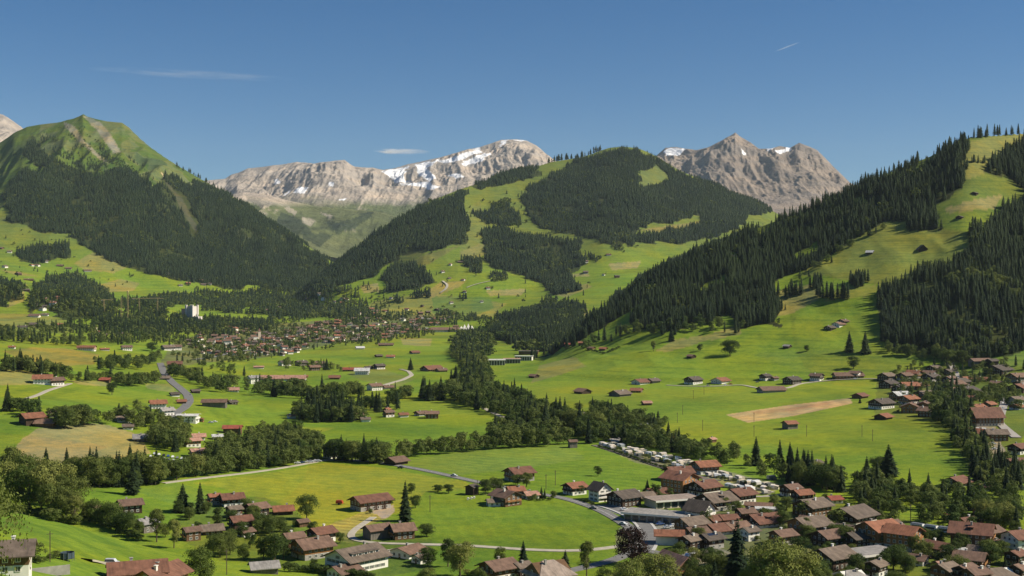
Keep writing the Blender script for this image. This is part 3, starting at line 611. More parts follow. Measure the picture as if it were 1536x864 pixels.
row([(880,525),(905,512),(950,500),(1000,498),(1060,492),(1110,500)], 26, 10, 20, .55, 'spruce straggling at the lower forest edge on the right hillside', 'leafy tree straggling at the lower forest edge on the right hillside', 'forest edge spruces', 'forest edge trees', (8, 6), seed=276)
row([(1170,475),(1180,440),(1240,395),(1300,352),(1330,340)], 16, 8, 16, .4, 'spruce straggling at the lower forest edge on the right hillside', 'leafy tree straggling at the lower forest edge on the right hillside', 'forest edge spruces', 'forest edge trees', (7, 6), seed=277)
row([(1330,530),(1370,535),(1410,538),(1460,545)], 18, 12, 22, .9, LR4, 'leafy tree in the forest at the right edge above the village', GR4, 'right edge leafy trees', (7, 4), seed=278)
# scrub streaks on the crags
sc([(100,185),(190,190),(230,240),(280,268),(250,270),(200,262),(140,230)], 10, 4, 8, .5, 'scattered spruce on the crags of the green mountain', 'bush on the crags of the green mountain', 'crag spruces', 'crag bushes', seed=279, dens=38) if False else None
for k, p in enumerate(([(740,304),(766,298),(770,312),(742,316)], [(690,336),(700,324),(708,344),(694,348)], [(745,324),(776,320),(782,336),(748,338)], [(688,446),(702,443),(704,449),(690,451)], [(738,414),(757,412),(759,428),(740,428)], [(880,384),(905,386),(892,392)], [(700,404),(722,398),(724,412),(704,416)], [(835,262),(858,258),(862,268),(838,272)], [(616,440),(640,434),(644,442),(618,446)], [(860,300),(880,296),(884,304)], [(920,362),(938,352),(948,366),(930,374)], [(590,448),(604,446),(606,452),(592,454)])):
    sc(p, 8.5, 14, 23, .15, LC, 'leafy tree on the rounded wooded hill in the middle', GC, 'middle hill leafy trees', seed=330 + k)
LP = 'pale leafy tree in a light patch among the dark hill forests'
for k, p in enumerate(([(798,326),(860,320),(892,338),(840,350),(804,342)], [(176,302),(204,312),(192,330)], [(298,335),(340,352),(332,382),(302,362)], [(398,392),(440,398),(420,424)], [(1316,306),(1340,300),(1346,326),(1322,332)], [(1286,330),(1306,324),(1308,348),(1290,352)], [(560,360),(590,352),(596,366),(566,374)], [(100,300),(130,320),(120,340),(98,325)], [(1440,395),(1475,390),(1480,412),(1448,416)], [(1400,500),(1440,505),(1438,530),(1402,525)], [(1010,470),(1040,462),(1044,482),(1014,488)])):
    sc(p, 9, 11, 18, .8, LC if k in (0, 6) else LR if k in (4, 5, 10) else LR4 if k in (8, 9) else 'spruce in the dark forest on the flank of the big green mountain at left', LP, None, 'light patch trees', seed=350 + k)
row([(1461,207),(1480,205)], 5, 9, 17, 0, 'dark spruce on the right-hand skyline of the open pasture', '', 'right skyline spruces', '', (2, .5), seed=400)
row([(1490,203),(1506,202),(1536,200)], 7, 8, 17, 0, 'dark spruce on the right-hand skyline of the open pasture', '', 'right skyline spruces', '', (3, .5), seed=401)
row([(1440,232),(1436,250),(1434,272)], 7, 18, 26, 0, 'dark spruce on the right-hand skyline of the open pasture', '', 'right skyline spruces', '', (3, 1), seed=402)
# town hill, knoll and palace woods
LT, GT = 'leafy tree among the houses of the town at the valley head', 'town trees'
LTC, GTC = 'spruce among the houses of the town at the valley head', 'town spruces'
sc(F_K1, 10.5, 14, 24, .5, 'spruce on the wooded knoll at left', 'leafy tree on the wooded knoll at left', 'knoll spruces', 'knoll trees', seed=70)
sc(F_K2, 11, 14, 22, .4, 'spruce on the wooded knoll at left', 'leafy tree on the wooded knoll at left', 'knoll spruces', 'knoll trees', seed=71)
sc(F_K3, 11, 18, 26, .1, 'spruce in the small wood on the left meadow slope', 'leafy tree in the small wood on the left meadow slope', 'left meadow wood spruces', 'left meadow wood trees', seed=72)
sc(F_PAL, 13.5, 14, 26, .45, 'spruce in the woods around the white castle hotel', 'leafy tree in the woods around the white castle hotel', 'hotel wood spruces', 'hotel wood trees', holes=[[(258,468),(305,464),(312,480),(256,482)]], seed=73, dens=60)
sc([(60,480),(260,495),(262,515),(180,520),(80,505)], 17, 10, 20, .65, LTC, LT, GTC, GT, seed=74, dens=70)
sc([(0,490),(130,495),(190,510),(190,524),(100,518),(0,508)], 13, 12, 20, .6, LTC, LT, GTC, GT, seed=75, dens=60)
sc([(262,500),(420,480),(640,470),(660,500),(560,512),(480,528),(390,545),(280,550)], 17, 8, 17, .7, LTC, LT, GTC, GT, seed=76, dens=50)
sc([(360,440),(560,430),(620,445),(560,475),(420,470)], 20, 10, 20, .6, LTC, LT, GTC, GT, seed=77, dens=70)
sc([(330,400),(470,432),(560,430),(540,450),(380,445),(200,420),(180,410)], 30, 9, 18, .6, LTC, LT, GTC, GT, seed=78, dens=90)
sc([(0,330),(110,370),(200,410),(180,440),(0,420)], 62, 8, 16, .6, 'lone spruce on the left meadow slope', 'lone leafy tree on the left meadow slope', 'left slope spruces', 'left slope trees', seed=79)
sc([(560,495),(660,470),(745,478),(735,502),(690,500),(640,490)], 12, 9, 17, .6, LTC, LT, GTC, GT, seed=80, dens=60)
row([(562,478),(590,480),(615,478)], 10, 8, 13, .5, LTC, LT, GTC, GT, seed=81)
# river belt through the valley floor
LB, GB = 'leafy tree in the river-bank tree belt across the valley', 'river belt trees'
LBC, GBC = 'spruce in the river-bank tree belt across the valley', 'river belt spruces'
sc([(668,535),(690,510),(720,500),(738,512),(718,548),(754,586),(814,618),(860,643),(912,655),(885,668),(860,652),(800,672),(730,668),(790,640),(735,618),(690,612),(675,580),(700,560)], 9.0, 15, 25, .80, LBC, LB, GBC, GB, seed=82)
sc([(870,640),(915,648),(1000,665),(1060,683),(1120,700),(1160,712),(1150,722),(1085,702),(1040,697),(960,676),(905,664)], 8.0, 12, 19, .85, LBC, LB, GBC, GB, seed=83)
sc([(880,612),(925,616),(1000,640),(1000,650),(940,640),(890,625)], 8.5, 13, 20, .9, LBC, LB, GBC, GB, seed=84)
sc([(1090,682),(1150,694),(1152,702),(1100,698)], 8.5, 13, 20, .7, LBC, LB, GBC, GB, seed=85)
sc([(1155,712),(1260,728),(1255,742),(1215,735),(1160,722)], 6.0, 12, 19, .5, 'spruce in the dark tree line above the big chalets', 'leafy tree in the dark tree line above the big chalets', 'tree line spruces', 'tree line trees', seed=86)
sc([(1280,735),(1300,725),(1380,742),(1450,740),(1500,758),(1536,770),(1536,800),(1470,788),(1400,786),(1330,775),(1290,770)], 7.0, 10, 18, .85, 'spruce in the leafy wood behind the railway train', 'leafy tree in the wood behind the railway train', 'train wood spruces', 'train wood trees', seed=87)
sc([(1428,655),(1450,650),(1480,690),(1536,715),(1536,760),(1490,745),(1455,720),(1440,690)], 7.5, 13, 21, .45, 'tall spruce in the belt along the edge of the right village', 'leafy tree in the belt along the edge of the right village', 'right village belt spruces', 'right village belt trees', seed=88)
sc([(1380,575),(1440,556),(1536,575),(1536,625),(1515,600),(1470,600),(1400,640)], 10, 7, 14, .85, 'spruce among the chalets of the right village', 'leafy tree among the chalets of the right village', 'right village spruces', 'right village trees', seed=190, dens=40)
sc([(1392,600),(1432,585),(1460,610),(1455,648),(1430,655),(1410,640)], 8.5, 12, 20, .7, 'spruce in the grove beside the hotel of the right village', 'leafy tree in the grove beside the hotel of the right village', 'right village grove spruces', 'right village grove trees', seed=89)
sc([(1345,545),(1536,545),(1536,610),(1440,600),(1400,610),(1340,600)], 12, 7, 15, .85, 'spruce among the chalets of the right village', 'leafy tree among the chalets of the right village', 'right village spruces', 'right village trees', seed=90)
sc([(1330,528),(1395,530),(1430,545),(1370,540)], 9, 8, 15, .9, 'spruce among the chalets of the right village', 'leafy tree among the chalets of the right village', 'right village spruces', 'right village trees', seed=91)
sc([(1440,560),(1500,560),(1515,590),(1450,592)], 11, 6, 12, .95, 'spruce among the chalets of the right village', 'leafy tree among the chalets of the right village', 'right village spruces', 'right village trees', seed=92)
# belts on the left side of the valley floor
LL, GL = 'leafy tree in the hedgerow belt on the left side of the valley', 'left belt trees'
LLC, GLC = 'spruce in the hedgerow belt on the left side of the valley', 'left belt spruces'
row([(492,688),(505,690),(540,693),(575,694)], 18, 24, 38, .8, LLC, LL, GLC, GL, (3, 2), seed=100)
row([(600,688),(640,682),(700,677),(760,672),(800,670),(850,667)], 28, 18, 32, .95, LLC, LL, GLC, GL, (3, 1.5), seed=101)
row([(105,728),(150,729),(200,728),(240,724)], 26, 34, 50, .85, LLC, LL, GLC, GL, (4, 3), seed=102)
row([(240,722),(300,713),(380,704)], 28, 24, 36, .97, LLC, LL, GLC, GL, (3, 2), seed=103)
row([(100,722),(160,722),(235,716)], 12, 30, 40, .6, LLC, LL, GLC, GL, (4, 2), seed=104)
sc([(310,695),(335,672),(385,652),(430,648),(470,662),(482,690),(430,702),(380,706)], 7.5, 13, 20, .93, LLC, LL, GLC, GL, seed=105)
sc([(225,672),(232,655),(262,640),(285,652),(290,668),(265,684),(245,682)], 8, 13, 19, .95, LLC, LL, GLC, GL, seed=106)
row([(384,590),(440,594),(500,596),(545,597)], 34, 15, 27, .92, LLC, LL, GLC, GL, (4, 4), seed=107)
row([(365,585),(400,580),(440,590)], 9, 12, 20, .9, LLC, LL, GLC, GL, (4, 4), seed=108)
sc([(440,630),(455,618),(500,620),(545,630),(535,636),(470,638)], 7, 17, 26, .6, LLC, LL, GLC, GL, seed=109)
row([(545,612),(570,616),(600,612)], 9, 18, 28, .5, LLC, LL, GLC, GL, (4, 4), seed=110)
row([(588,596),(600,597),(614,597)], 8, 14, 22, .9, LLC, LL, GLC, GL, (2, 2), seed=111)
row([(632,597),(650,600),(668,600)], 10, 18, 34, .7, LLC, LL, GLC, GL, (4, 3), seed=112)
row([(0,556),(30,556),(60,560),(100,570)], 20, 18, 28, .65, LLC, LL, GLC, GL, (3, 3), seed=113)
row([(108,572),(150,572),(170,574)], 9, 12, 20, .8, LLC, LL, GLC, GL, (3, 2), seed=114)
row([(145,550),(180,552),(235,545)], 22, 12, 20, .92, LLC, LL, GLC, GL, (4, 6), seed=115)
row([(172,577),(200,580),(236,575)], 15, 15, 24, .95, LLC, LL, GLC, GL, (3, 2), seed=116)
row([(255,565),(290,570),(330,585),(350,585)], 22, 14, 24, .85, LLC, LL, GLC, GL, (5, 5), seed=117)
row([(80,640),(98,640),(122,640),(140,638)], 12, 26, 36, .9, LLC, LL, GLC, GL, (4, 4), seed=118)
row([(8,614),(30,618),(60,625)], 8, 20, 34, .8, LLC, LL, GLC, GL, (4, 4), seed=119)
row([(165,632),(190,630),(200,640),(230,642)], 13, 18, 26, .85, LLC, LL, GLC, GL, (5, 5), seed=120)
row([(205,618),(235,632),(262,640)], 9, 12, 22, .85, LLC, LL, GLC, GL, (5, 5), seed=121)
row([(0,512),(40,514),(100,516),(120,520)], 18, 10, 18, .6, LLC, LL, GLC, GL, (3, 3), seed=122)
row([(300,545),(350,560),(372,560)], 9, 9, 15, .85, LLC, LL, GLC, GL, (6, 5), seed=123)
row([(425,552),(445,553),(470,553),(515,556)], 10, 8, 17, .6, LLC, LL, GLC, GL, (4, 3), seed=124)
# the big leafy clump at the edge of the near meadow, bottom left
LF, GF = 'tall leafy tree in the clump below the near meadow at left', 'near clump trees'
for k, (px, py, h) in enumerate(((6,764,84),(24,768,78),(44,770,88),(62,776,96),(78,780,70),(100,783,60),(112,785,52),(36,742,70),(16,735,80),(70,745,70),(92,760,60),(52,730,50),(88,752,72),(108,768,64))):
    p = at(px, py); want('bro', p.x, p.y, h / FPX * p.y, LF, GF, random.uniform(.75, 1.0), 'mid' if k % 3 else 'light', True)
LN, GN_ = 'leafy tree between the chalets below the near meadow', 'chalet garden trees'
for k, (px, py, h, lf) in enumerate(((128,778,30,'mid'),(140,783,40,'mid'),(152,788,34,'dark'),(165,790,46,'mid'),(178,797,32,'dark'),(190,800,40,'dark'),(203,806,34,'mid'),(248,806,26,'mid'),(320,830,34,'dark'),(330,836,40,'mid'),(345,832,36,'mid'),(300,800,20,'dark'),(310,770,22,'mid'),(326,790,24,'dark'),(348,815,26,'dark'),(365,840,28,'mid'),
   (395,795,30,'dark'),(408,800,34,'mid'),(420,798,28,'dark'),(384,790,26,'mid'),(395,840,46,'dark'),(412,842,48,'dark'),(425,838,36,'dark'),(375,822,30,'dark'),(470,852,18,'dark'),(510,815,22,'mid'),(268,770,24,'dark'),(275,765,20,'dark'),(284,780,22,'mid'),(440,812,14,'mid'))):
    p = at(px, py); want('bro', p.x, p.y, h / FPX * p.y, LN, GN_, random.uniform(.85, 1.15), lf, True)
LV, GV = 'leafy tree between the chalets of the village at lower right', 'village garden trees'
for k, (px, py, h, lf) in enumerate(((1240,800,26,'dark'),(1250,812,30,'mid'),(1262,806,22,'dark'),(1205,802,34,'mid'),(1215,815,26,'mid'),(1225,812,20,'dark'),(1340,855,44,'dark'),(1358,862,40,'dark'),(1325,858,36,'dark'),(1436,830,28,'dark'),(1448,828,24,'dark'),(1480,838,22,'mid'),(1498,832,24,'dark'),(1175,790,30,'mid'),(1170,775,24,'dark'),(1160,760,20,'mid'),(1180,765,24,'mid'),
   (1500,815,20,'dark'),(1520,800,24,'mid'),(1402,858,16,'mid'),(1462,845,16,'mid'),(1086,765,24,'mid'),(1106,772,24,'mid'),(1150,785,26,'mid'),(1375,842,20,'mid'),(1110,752,18,'mid'),(1005,745,16,'mid'),(830,748,14,'mid'),(870,742,18,'dark'),(790,730,26,'mid'),(776,728,20,'mid'),(748,740,28,'mid'),(728,742,30,'dark'),(740,735,22,'mid'),(802,750,12,'mid'),(1020,835,26,'mid'),(1040,850,34,'light'),(1070,870,46,'mid'),(1090,872,50,'mid'),(1060,885,44,'dark'),(905,886,40,'mid'),(925,892,44,'light'),(1042,884,40,'mid'),(1216,890,56,'mid'),(1236,888,44,'mid'),(1122,892,50,'light'),(1260,886,30,'mid'),(1345,884,34,'mid'),(1390,884,26,'mid'),(640,878,34,'light'),(720,876,30,'mid'),(1010,888,40,'light'),(1176,892,60,'light'))):
    p = at(px, py); want('bro', p.x, p.y, h / FPX * p.y, LV, GV, random.uniform(.9, 1.2), lf, True)
_gt = random.Random(77)
for k in range(110):
    px, py = _gt.uniform(980, 1530), _gt.uniform(742, 872)
    if in_poly(np.array(px), np.array(py), [(960,790),(1040,780),(1050,842),(960,842)]) or in_poly(np.array(px), np.array(py), [(1090,705),(1180,725),(1170,750),(1080,740)]): continue
    p = at(px, py); want('bro', p.x, p.y, _gt.uniform(4.5, 11), LV, GV, _gt.uniform(.95, 1.3), _gt.choice(('dark', 'mid', 'mid')), py > 800)
for k in range(34):
    px, py = _gt.uniform(250, 480), _gt.uniform(765, 850)
    if py > 760 + (px - 250) * .45 + 30 or (px > 430 and py < 790): continue
    p = at(px, py); want('bro', p.x, p.y, _gt.uniform(4, 9), LN, GN_, _gt.uniform(.95, 1.3), _gt.choice(('dark', 'mid', 'mid')), True)
NEAR = proto_mesh('crown', broad_crown(91, 17000, 34, .0075, .40, .5, .5), M_BR['mid'])
# single trees one can point at
single('bro', 897, 714, 19, 'small round tree standing alone in the bright green field', 1.0, 'dark')
single('bro', 300, 874, 62, 'round leafy tree on the near meadow right of the brown hip roofs', 1.05, 'mid')
single('bro', 235, 813, 62, 'tall slim leafy tree at the edge of the near meadow', .7, 'mid')
single('bro', 261, 822, 54, 'slim pale leafy tree just right of the tallest slim tree on the meadow edge', .7, 'light')
single('bro', 690, 866, 66, 'large pale leafy tree at the bottom between white house and path', .95, 'light')
single('bro', 672, 850, 52, 'dark leafy tree behind the large pale tree at the bottom', .8, 'dark')
single('bro', 642, 850, 34, 'dark round tree right of the white house with dormers', 1.1, 'dark')
single('bro', 948, 848, 66, 'dark purple copper beech beside the roundabout', 1.1, 'copper')
single('bro', 983, 884, 66, 'big light green round tree in front of the pink long roof', 1.15, 'light')
single('bro', 945, 890, 60, 'light green tree just below the copper beech', 1.1, 'light')
single('bro', 1160, 895, 98, 'tallest light green tree at the bottom right of the big spruce', 1.15, 'light')
single('bro', 1194, 890, 84, 'light green tree right of the tallest light green one', 1.0, 'light')
single('bro', 1136, 895, 70, 'light green tree next to the big dark spruce', .9, 'light')
single('bro', 1228, 870, 38, 'round mid green tree in front of the glazed white hall', 1.3, 'mid')
single('bro', 880, 866, 68, 'tall drooping larch-like tree on the grass by the path', .62, 'mid')
single('bro', 460, 779, 46, 'broad cone-shaped leafy tree at the edge of the yellow meadow', .85, 'mid')
single('bro', 750, 846, 30, 'small leafy tree on the grass below the pale path', .9, 'mid')
single('bro', 657, 738, 14, 'left small orchard tree on the bright green field', 1.5, 'dark')
single('bro', 673, 740, 18, 'right orchard tree on the bright green field', 1.45, 'dark')
single('bro', 617, 740, 18, 'small leafy tree behind the tall spruce of the yellow meadow', 1.1, 'dark')
single('bro', 623, 762, 24, 'small leafy tree touching the right side of the tall meadow spruce', .9, 'dark')
single('bro', 640, 805, 24, 'bushy tree at the right end of the long farmhouse', 1.3, 'dark')
single('bro', 556, 770, 9, 'tiny tree in the yard of the big red-brown barn', 1.1, 'mid')
single('bro', 588, 756, 12, 'small bushy tree at the right end of the big red-brown barn', 1.4, 'mid')
single('bro', 1095, 534, 30, 'largest round tree alone on the lower right hillside', 1.1, 'dark')
single('bro', 1050, 527, 14, 'small round tree next to the lone hut on the hillside', 1.0, 'dark')
single('bro', 1210, 527, 11, 'tiny round tree near the lone hut on the right meadow', 1.1, 'dark')
single('bro', 168, 592, 24, 'lone round tree in the middle of the left green meadow', 1.0, 'dark')
single('bro', 1280, 553, 22, 'round tree behind the long house at the foot of the hillside', 1.2, 'dark')
single('bro', 980, 527, 20, 'thin pale tree on the lower right hillside', .7, 'light')
single('bro', 228, 527, 16, 'broad round tree on the green knoll in front of the town', 1.6, 'dark')
single('bro', 868, 616, 14, 'round bush-like tree beside the pale gravel pit', 1.4, 'mid')
single('bro', 1420, 548, 30, 'broad leafy tree at the top of the right village', 1.2, 'mid')
single('bro', 1318, 712, 34, 'leafy tree at the left side of the dark lone cone in the lower field', 1.0, 'dark')
single('con', 1333, 715, 49, 'broad dark conifer alone in the lower green field at right', 1.8)
single('con', 608, 782, 62, 'tall dark spruce at the edge of the yellow meadow by the farmhouse', 1.25)
single('con', 1106, 882, 106, 'huge dark spruce in front of the village at the bottom', 1.2)
single('con', 1072, 890, 52, 'smaller dark spruce left of the huge spruce', 1.1)
single('con', 785, 850, 40, 'dark broad conifer on the grass left of the drooping tree', 1.5)
single('con', 848, 852, 28, 'small dark conifer left of the drooping tree', 1.5)
single('con', 300, 770, 48, 'right dark spruce of the pair beside the red roofed chalets', 1.35)
single('con', 274, 768, 44, 'left dark spruce of the pair beside the red roofed chalets', 1.5)
single('con', 812, 747, 18, 'left small dark conifer of the pair by the orange roofed garage', 1.3)
single('con', 817, 748, 16, 'right small dark conifer of the pair by the orange roofed garage', 1.3)
single('con', 971, 735, 17, 'small dark spruce behind the dark roofed house by the main road', 1.3)
single('con', 199, 742, 52, 'dark spruce behind the dark chalet with grey roof', 1.3)
single('con', 195, 700, 36, 'pale spruce rising above the tree row on the left', 1.2)
single('con', 69, 697, 27, 'lone dark spruce at the lower edge of the tan field', 1.4)
single('con', 100, 706, 36, 'broad dark spruce at the lower right of the tan field', 1.3)
single('con', 135, 706, 38, 'slim dark spruce at the lower right of the tan field', 1.1)
single('con', 1274, 528, 32, 'left tall spruce of the pair on the meadow below the hill', 1.3)
single('con', 1298, 530, 34, 'right tall spruce of the pair on the meadow below the hill', 1.3)
single('con', 1007, 512, 24, 'dark spruce standing off the forest edge on the lower hillside', 1.6)
single('con', 616, 555, 19, 'dark conifer beside the big dark barn in the far fields', 1.8)
single('con', 490, 555, 18, 'dark conifer between the far chalets and the red roof', 1.6)
single('con', 443, 655, 22, 'dark spruce at the edge of the leafy wood by the white house', 1.6)
single('con', 1262, 738, 40, 'tallest spruce of the dark tree line above the big chalets', 1.1)
single('con', 1205, 706, 34, 'spruce rising behind the hidden gabled roof', 1.0)
single('con', 1170, 700, 42, 'tall spruce at the left end of the dark tree line', 1.1)
single('con', 1185, 702, 40, 'second tall spruce from the left end of the dark tree line', 1.1)
single('con', 1222, 762, 24, 'slim dark spruce in front of the big brown roofed chalet', .9)
single('con', 1318, 775, 30, 'slim spruce right of the dark gabled chalet', .8)
single('con', 1508, 855, 20, 'small spruce on the lawn at the bottom right', 1.4)
single('con', 1516, 858, 16, 'smallest spruce on the lawn at the bottom right', 1.4)
single('con', 1100, 470, 26, 'dark spruce on the forest edge above the brown pasture', 1.0)
single('con', 1290, 605, 11, 'small dark conifer left of the dark roofed chalet in the field', 1.4)

# ---------------------------------------------------------------- build them: the 300 largest of each kind as things, the rest as one mass
def build_trees(lst, kind):
    vis = [t for t in lst if -25 < CX + FPX * t[1] / t[2] < 1561 and CY - FPX * (t[3] + t[4]) / t[2] < 868]
    vis.sort(key=lambda t: (not t[9], -t[0]))
    ind = vis[:300]; ids = set(id(t) for t in ind); rest = [t for t in lst if id(t) not in ids]
    for k, t in enumerate(ind):
        _, X, Y, z, h, wf, label, group, leaf, forced = t
        nm = 'spruce_tree' if kind == 'con' else 'leafy_tree'
        e = empty(nm, (X, Y, z - .2), (k * 2.399) % 6.283, (h * wf, h * wf, h))
        tag(e, label, 'tree', group)
        if kind == 'con':
            inst('crown', CON_HI[k % 4], e); inst('trunk', CON_TR, e)
        else:
            if leaf is None: leaf = ('dark', 'mid', 'mid', 'light', 'dark', 'mid', 'light')[(k * 5) % 7]
            inst('crown', BR_HI[leaf][((k * 5) % 3 if forced else (k * 5) % 4) if wf > .8 else 3], e); inst('trunk', BR_TR, e)
    return rest
def mass(name, rest, shapes, label, cat, mat, far_shapes, ylim):
    VV = []; FF = []; TT = []; base = 0
    for grp, shp in ((0, shapes), (1, far_shapes)):
        tr = [t for t in rest if (t[2] > ylim) == bool(grp)]
        for k, (V, F) in enumerate(shp):
            sub = tr[k::len(shp)]
            if not sub: continue
            V = np.array(V); F = np.array(F); n = len(sub)
            a = rng.uniform(0, 6.283, n); A = np.array([[t[1], t[2], t[3] - .25] for t in sub]); h = np.array([t[4] for t in sub]); wf = np.array([t[5] for t in sub]) * (1.0 if not grp else 1.12)
            ca, sa = np.cos(a), np.sin(a)
            x = (V[None, :, 0] * ca[:, None] - V[None, :, 1] * sa[:, None]) * (h * wf)[:, None] + A[:, 0:1]
            y = (V[None, :, 0] * sa[:, None] + V[None, :, 1] * ca[:, None]) * (h * wf)[:, None] + A[:, 1:2]
            z = V[None, :, 2] * h[:, None] + A[:, 2:3]
            VV.append(np.stack([x, y, z], -1).reshape(-1, 3)); 
            FF.append((F[None] + (np.arange(n) * len(V))[:, None, None] + base).reshape(-1, F.shape[1])); base += n * len(V)
            TT.append(np.repeat(np.clip(rng.normal(.45, .2, n) + .45 * fbm(A[:, 0] / 130, A[:, 1] / 200, 231, 3), 0, 1), len(V)))
    V = np.concatenate(VV); T = np.concatenate(TT)
    me = bpy.data.meshes.new(name); me.vertices.add(len(V)); me.vertices.foreach_set('co', V.astype(np.float32).ravel())
    L = np.concatenate([f.ravel() for f in FF]).astype(np.int32); st = []; p = 0
    for f in FF:
        st.append(p + np.arange(len(f)) * f.shape[1]); p += f.size
    st = np.concatenate(st).astype(np.int32)
    me.loops.add(len(L)); me.loops.foreach_set('vertex_index', L); me.polygons.add(len(st)); me.polygons.foreach_set('loop_start', st)
    at_ = me.attributes.new('tint', 'FLOAT', 'POINT'); at_.data.foreach_set('value', T.astype(np.float32))
    me.materials.append(mat); me.update(calc_edges=True)
    o = bpy.data.objects.new(name, me); C.objects.link(o); tag(o, label, cat, None, 'stuff')
    return o
X_, Y_ = (-112 - CX) / FPX * 125, 125.0; z_ = ground(X_, Y_); h_ = -(600 - CY) / FPX * 125 - z_
e = tag(empty('leafy_tree', (X_, Y_, z_), 1.0, (h_ * .8, h_ * .8, h_)), 'nearest leafy tree reaching in at the left edge of the picture', 'tree'); inst('crown', NEAR, e); inst('trunk', BR_TR, e)
rc = build_trees(CONS, 'con'); rb = build_trees(BROADS, 'bro')
print('conifers', len(CONS), 'broad', len(BROADS), 'far', sum(t[2] > 3500 for t in rc))
mass('spruce_forest', rc, [conifer_crown(50 + k, 14, 6, False, 1.0 + .11 * k) for k in range(6)], 'dark spruce forests covering the flanks of the hills and mountains', 'forest', M_CONS, [conifer_crown(60 + k, 5, 4, False, 1.5) for k in range(3)], 3300)
mass('leafy_woodland', rb, [broad_crown(70 + k, 900, 16, .034) for k in range(4)], 'leafy trees massed along the valley floor and between far houses', 'woodland', M_BRS, [broad_crown(80 + k, 90, 8, .10) for k in range(3)], 2100)
# ---------------------------------------------------------------- houses
def roof_mat(name, col):
    m, t, b = new_mat(name)
    pos = t.nodes.new('ShaderNodeTexCoord').outputs['Object']
    mp = N(t, 'ShaderNodeMapping'); mp.inputs['Scale'].default_value = (.9, .12, .12); t.links.new(pos, mp.inputs[0])
    n1 = noise(t, .35, 5, pos, .65); n2 = noise(t, 1.6, 3, mp.outputs[0])
    wv = N(t, 'ShaderNodeTexWave', i_Scale=.55, i_Distortion=.6); wv.bands_direction = 'Y'; t.links.new(pos, wv.inputs['Vector'])
    c = mixc(t, tuple(v * .7 for v in col), tuple(min(1, v * 1.3) for v in col), ramp(t, n1, .32, .68))
    c = mixc(t, c, mixc(t, c, (.68, .70, .72), 1.0, 'MULTIPLY'), ramp(t, n2, .45, .68))
    c = mixc(t, c, mixc(t, c, (.8, .8, .8), 1.0, 'MULTIPLY'), wv.outputs['Fac'])
    rnd = N(t, 'ShaderNodeObjectInfo').outputs['Random']
    c = mixc(t, c, mixc(t, c, (.72, .74, .78), 1.0, 'MULTIPLY'), rnd)
    t.links.new(c, b.inputs['Base Color']); b.inputs['Roughness'].default_value = .75; b.inputs['Specular IOR Level'].default_value = .25
    bp = N(t, 'ShaderNodeBump', i_Strength=.4, i_Distance=.1); t.links.new(wv.outputs['Fac'], bp.inputs['Height']); t.links.new(bp.outputs[0], b.inputs['Normal'])
    return m
def board_mat(name, col):
    m, t, b = new_mat(name)
    pos = t.nodes.new('ShaderNodeTexCoord').outputs['Object']
    mp = N(t, 'ShaderNodeMapping'); mp.inputs['Scale'].default_value = (2.2, 2.2, .15); t.links.new(pos, mp.inputs[0])
    n1 = noise(t, 1.4, 4, mp.outputs[0], .6); n2 = noise(t, .3, 3, pos)
    c = mixc(t, tuple(v * .62 for v in col), tuple(min(1, v * 1.35) for v in col), ramp(t, n1, .3, .7))
    c = mixc(t, c, mixc(t, c, (.72, .75, .8), 1.0, 'MULTIPLY'), ramp(t, n2, .42, .66))
    t.links.new(c, b.inputs['Base Color']); b.inputs['Roughness'].default_value = .85; b.inputs['Specular IOR Level'].default_value = .2
    return m
ROOF = {k: roof_mat('roof_' + n, v) for k, n, v in (('or', 'orange_tile', (.345,.145,.08)), ('rb', 'red_brown_tile', (.235,.110,.070)), ('gb', 'grey_brown_shingle', (.215,.160,.118)), ('dk', 'dark_shingle', (.130,.102,.080)), ('tan', 'tan_tile', (.40,.31,.25)),
     ('pg', 'pale_grey_slate', (.36,.33,.30)), ('pk', 'pink_tile', (.52,.285,.20)), ('br', 'brown_tile', (.235,.142,.098)), ('wh', 'white_sheet', (.66,.64,.60)), ('rd', 'red_tile', (.34,.095,.06)))}
WALL = {'dw': board_mat('dark_timber', (.060,.038,.026)), 'mw': board_mat('brown_timber', (.15,.085,.045)), 'ow': board_mat('orange_timber', (.34,.165,.065)), 'gw': board_mat('grey_timber', (.17,.15,.125)),
        'wh': plain_mat('white_plaster', (.74,.71,.64), .9, .08), 'cr': plain_mat('cream_plaster', (.62,.53,.40), .9, .1), 'st': plain_mat('grey_stone', (.33,.31,.28), .9, .2), 'pw': plain_mat('pale_pink_plaster', (.64,.58,.52), .9, .08), 'pkw': plain_mat('pink_plaster', (.52,.33,.25), .9, .1)}
M_GLASS = plain_mat('window_glass', (.035,.045,.055), .08, .1, spec=.6); M_FRAME = plain_mat('window_frame', (.70,.67,.60), .6, .08); M_SHUT = plain_mat('shutter_green', (.09,.12,.08), .7, .2)
M_METAL = plain_mat('grey_metal', (.30,.31,.32), .45, .1, metal=.6); M_SOLAR = plain_mat('solar_glass', (.02,.028,.05), .15, .1, spec=.6)
def box_geo(x0, x1, y0, y1, z0, z1):
    V = [(x0,y0,z0),(x1,y0,z0),(x1,y1,z0),(x0,y1,z0),(x0,y0,z1),(x1,y0,z1),(x1,y1,z1),(x0,y1,z1)]
    return V, [(0,3,2,1),(4,5,6,7),(0,1,5,4),(1,2,6,5),(2,3,7,6),(3,0,4,7)]
class G:
    def __init__(s): s.V = []; s.F = []; s.M = []
    def add(s, vf, mi=0):
        i = len(s.V); s.V += vf[0]; s.F += [tuple(i + k for k in f) for f in vf[1]]; s.M += [mi] * len(vf[1]); return s
    def box(s, *a, mi=0): return s.add(box_geo(*a), mi)
    def make(s, name, mats, parent=None): return link_mesh(name, s.V, s.F, mats, parent, s.M)
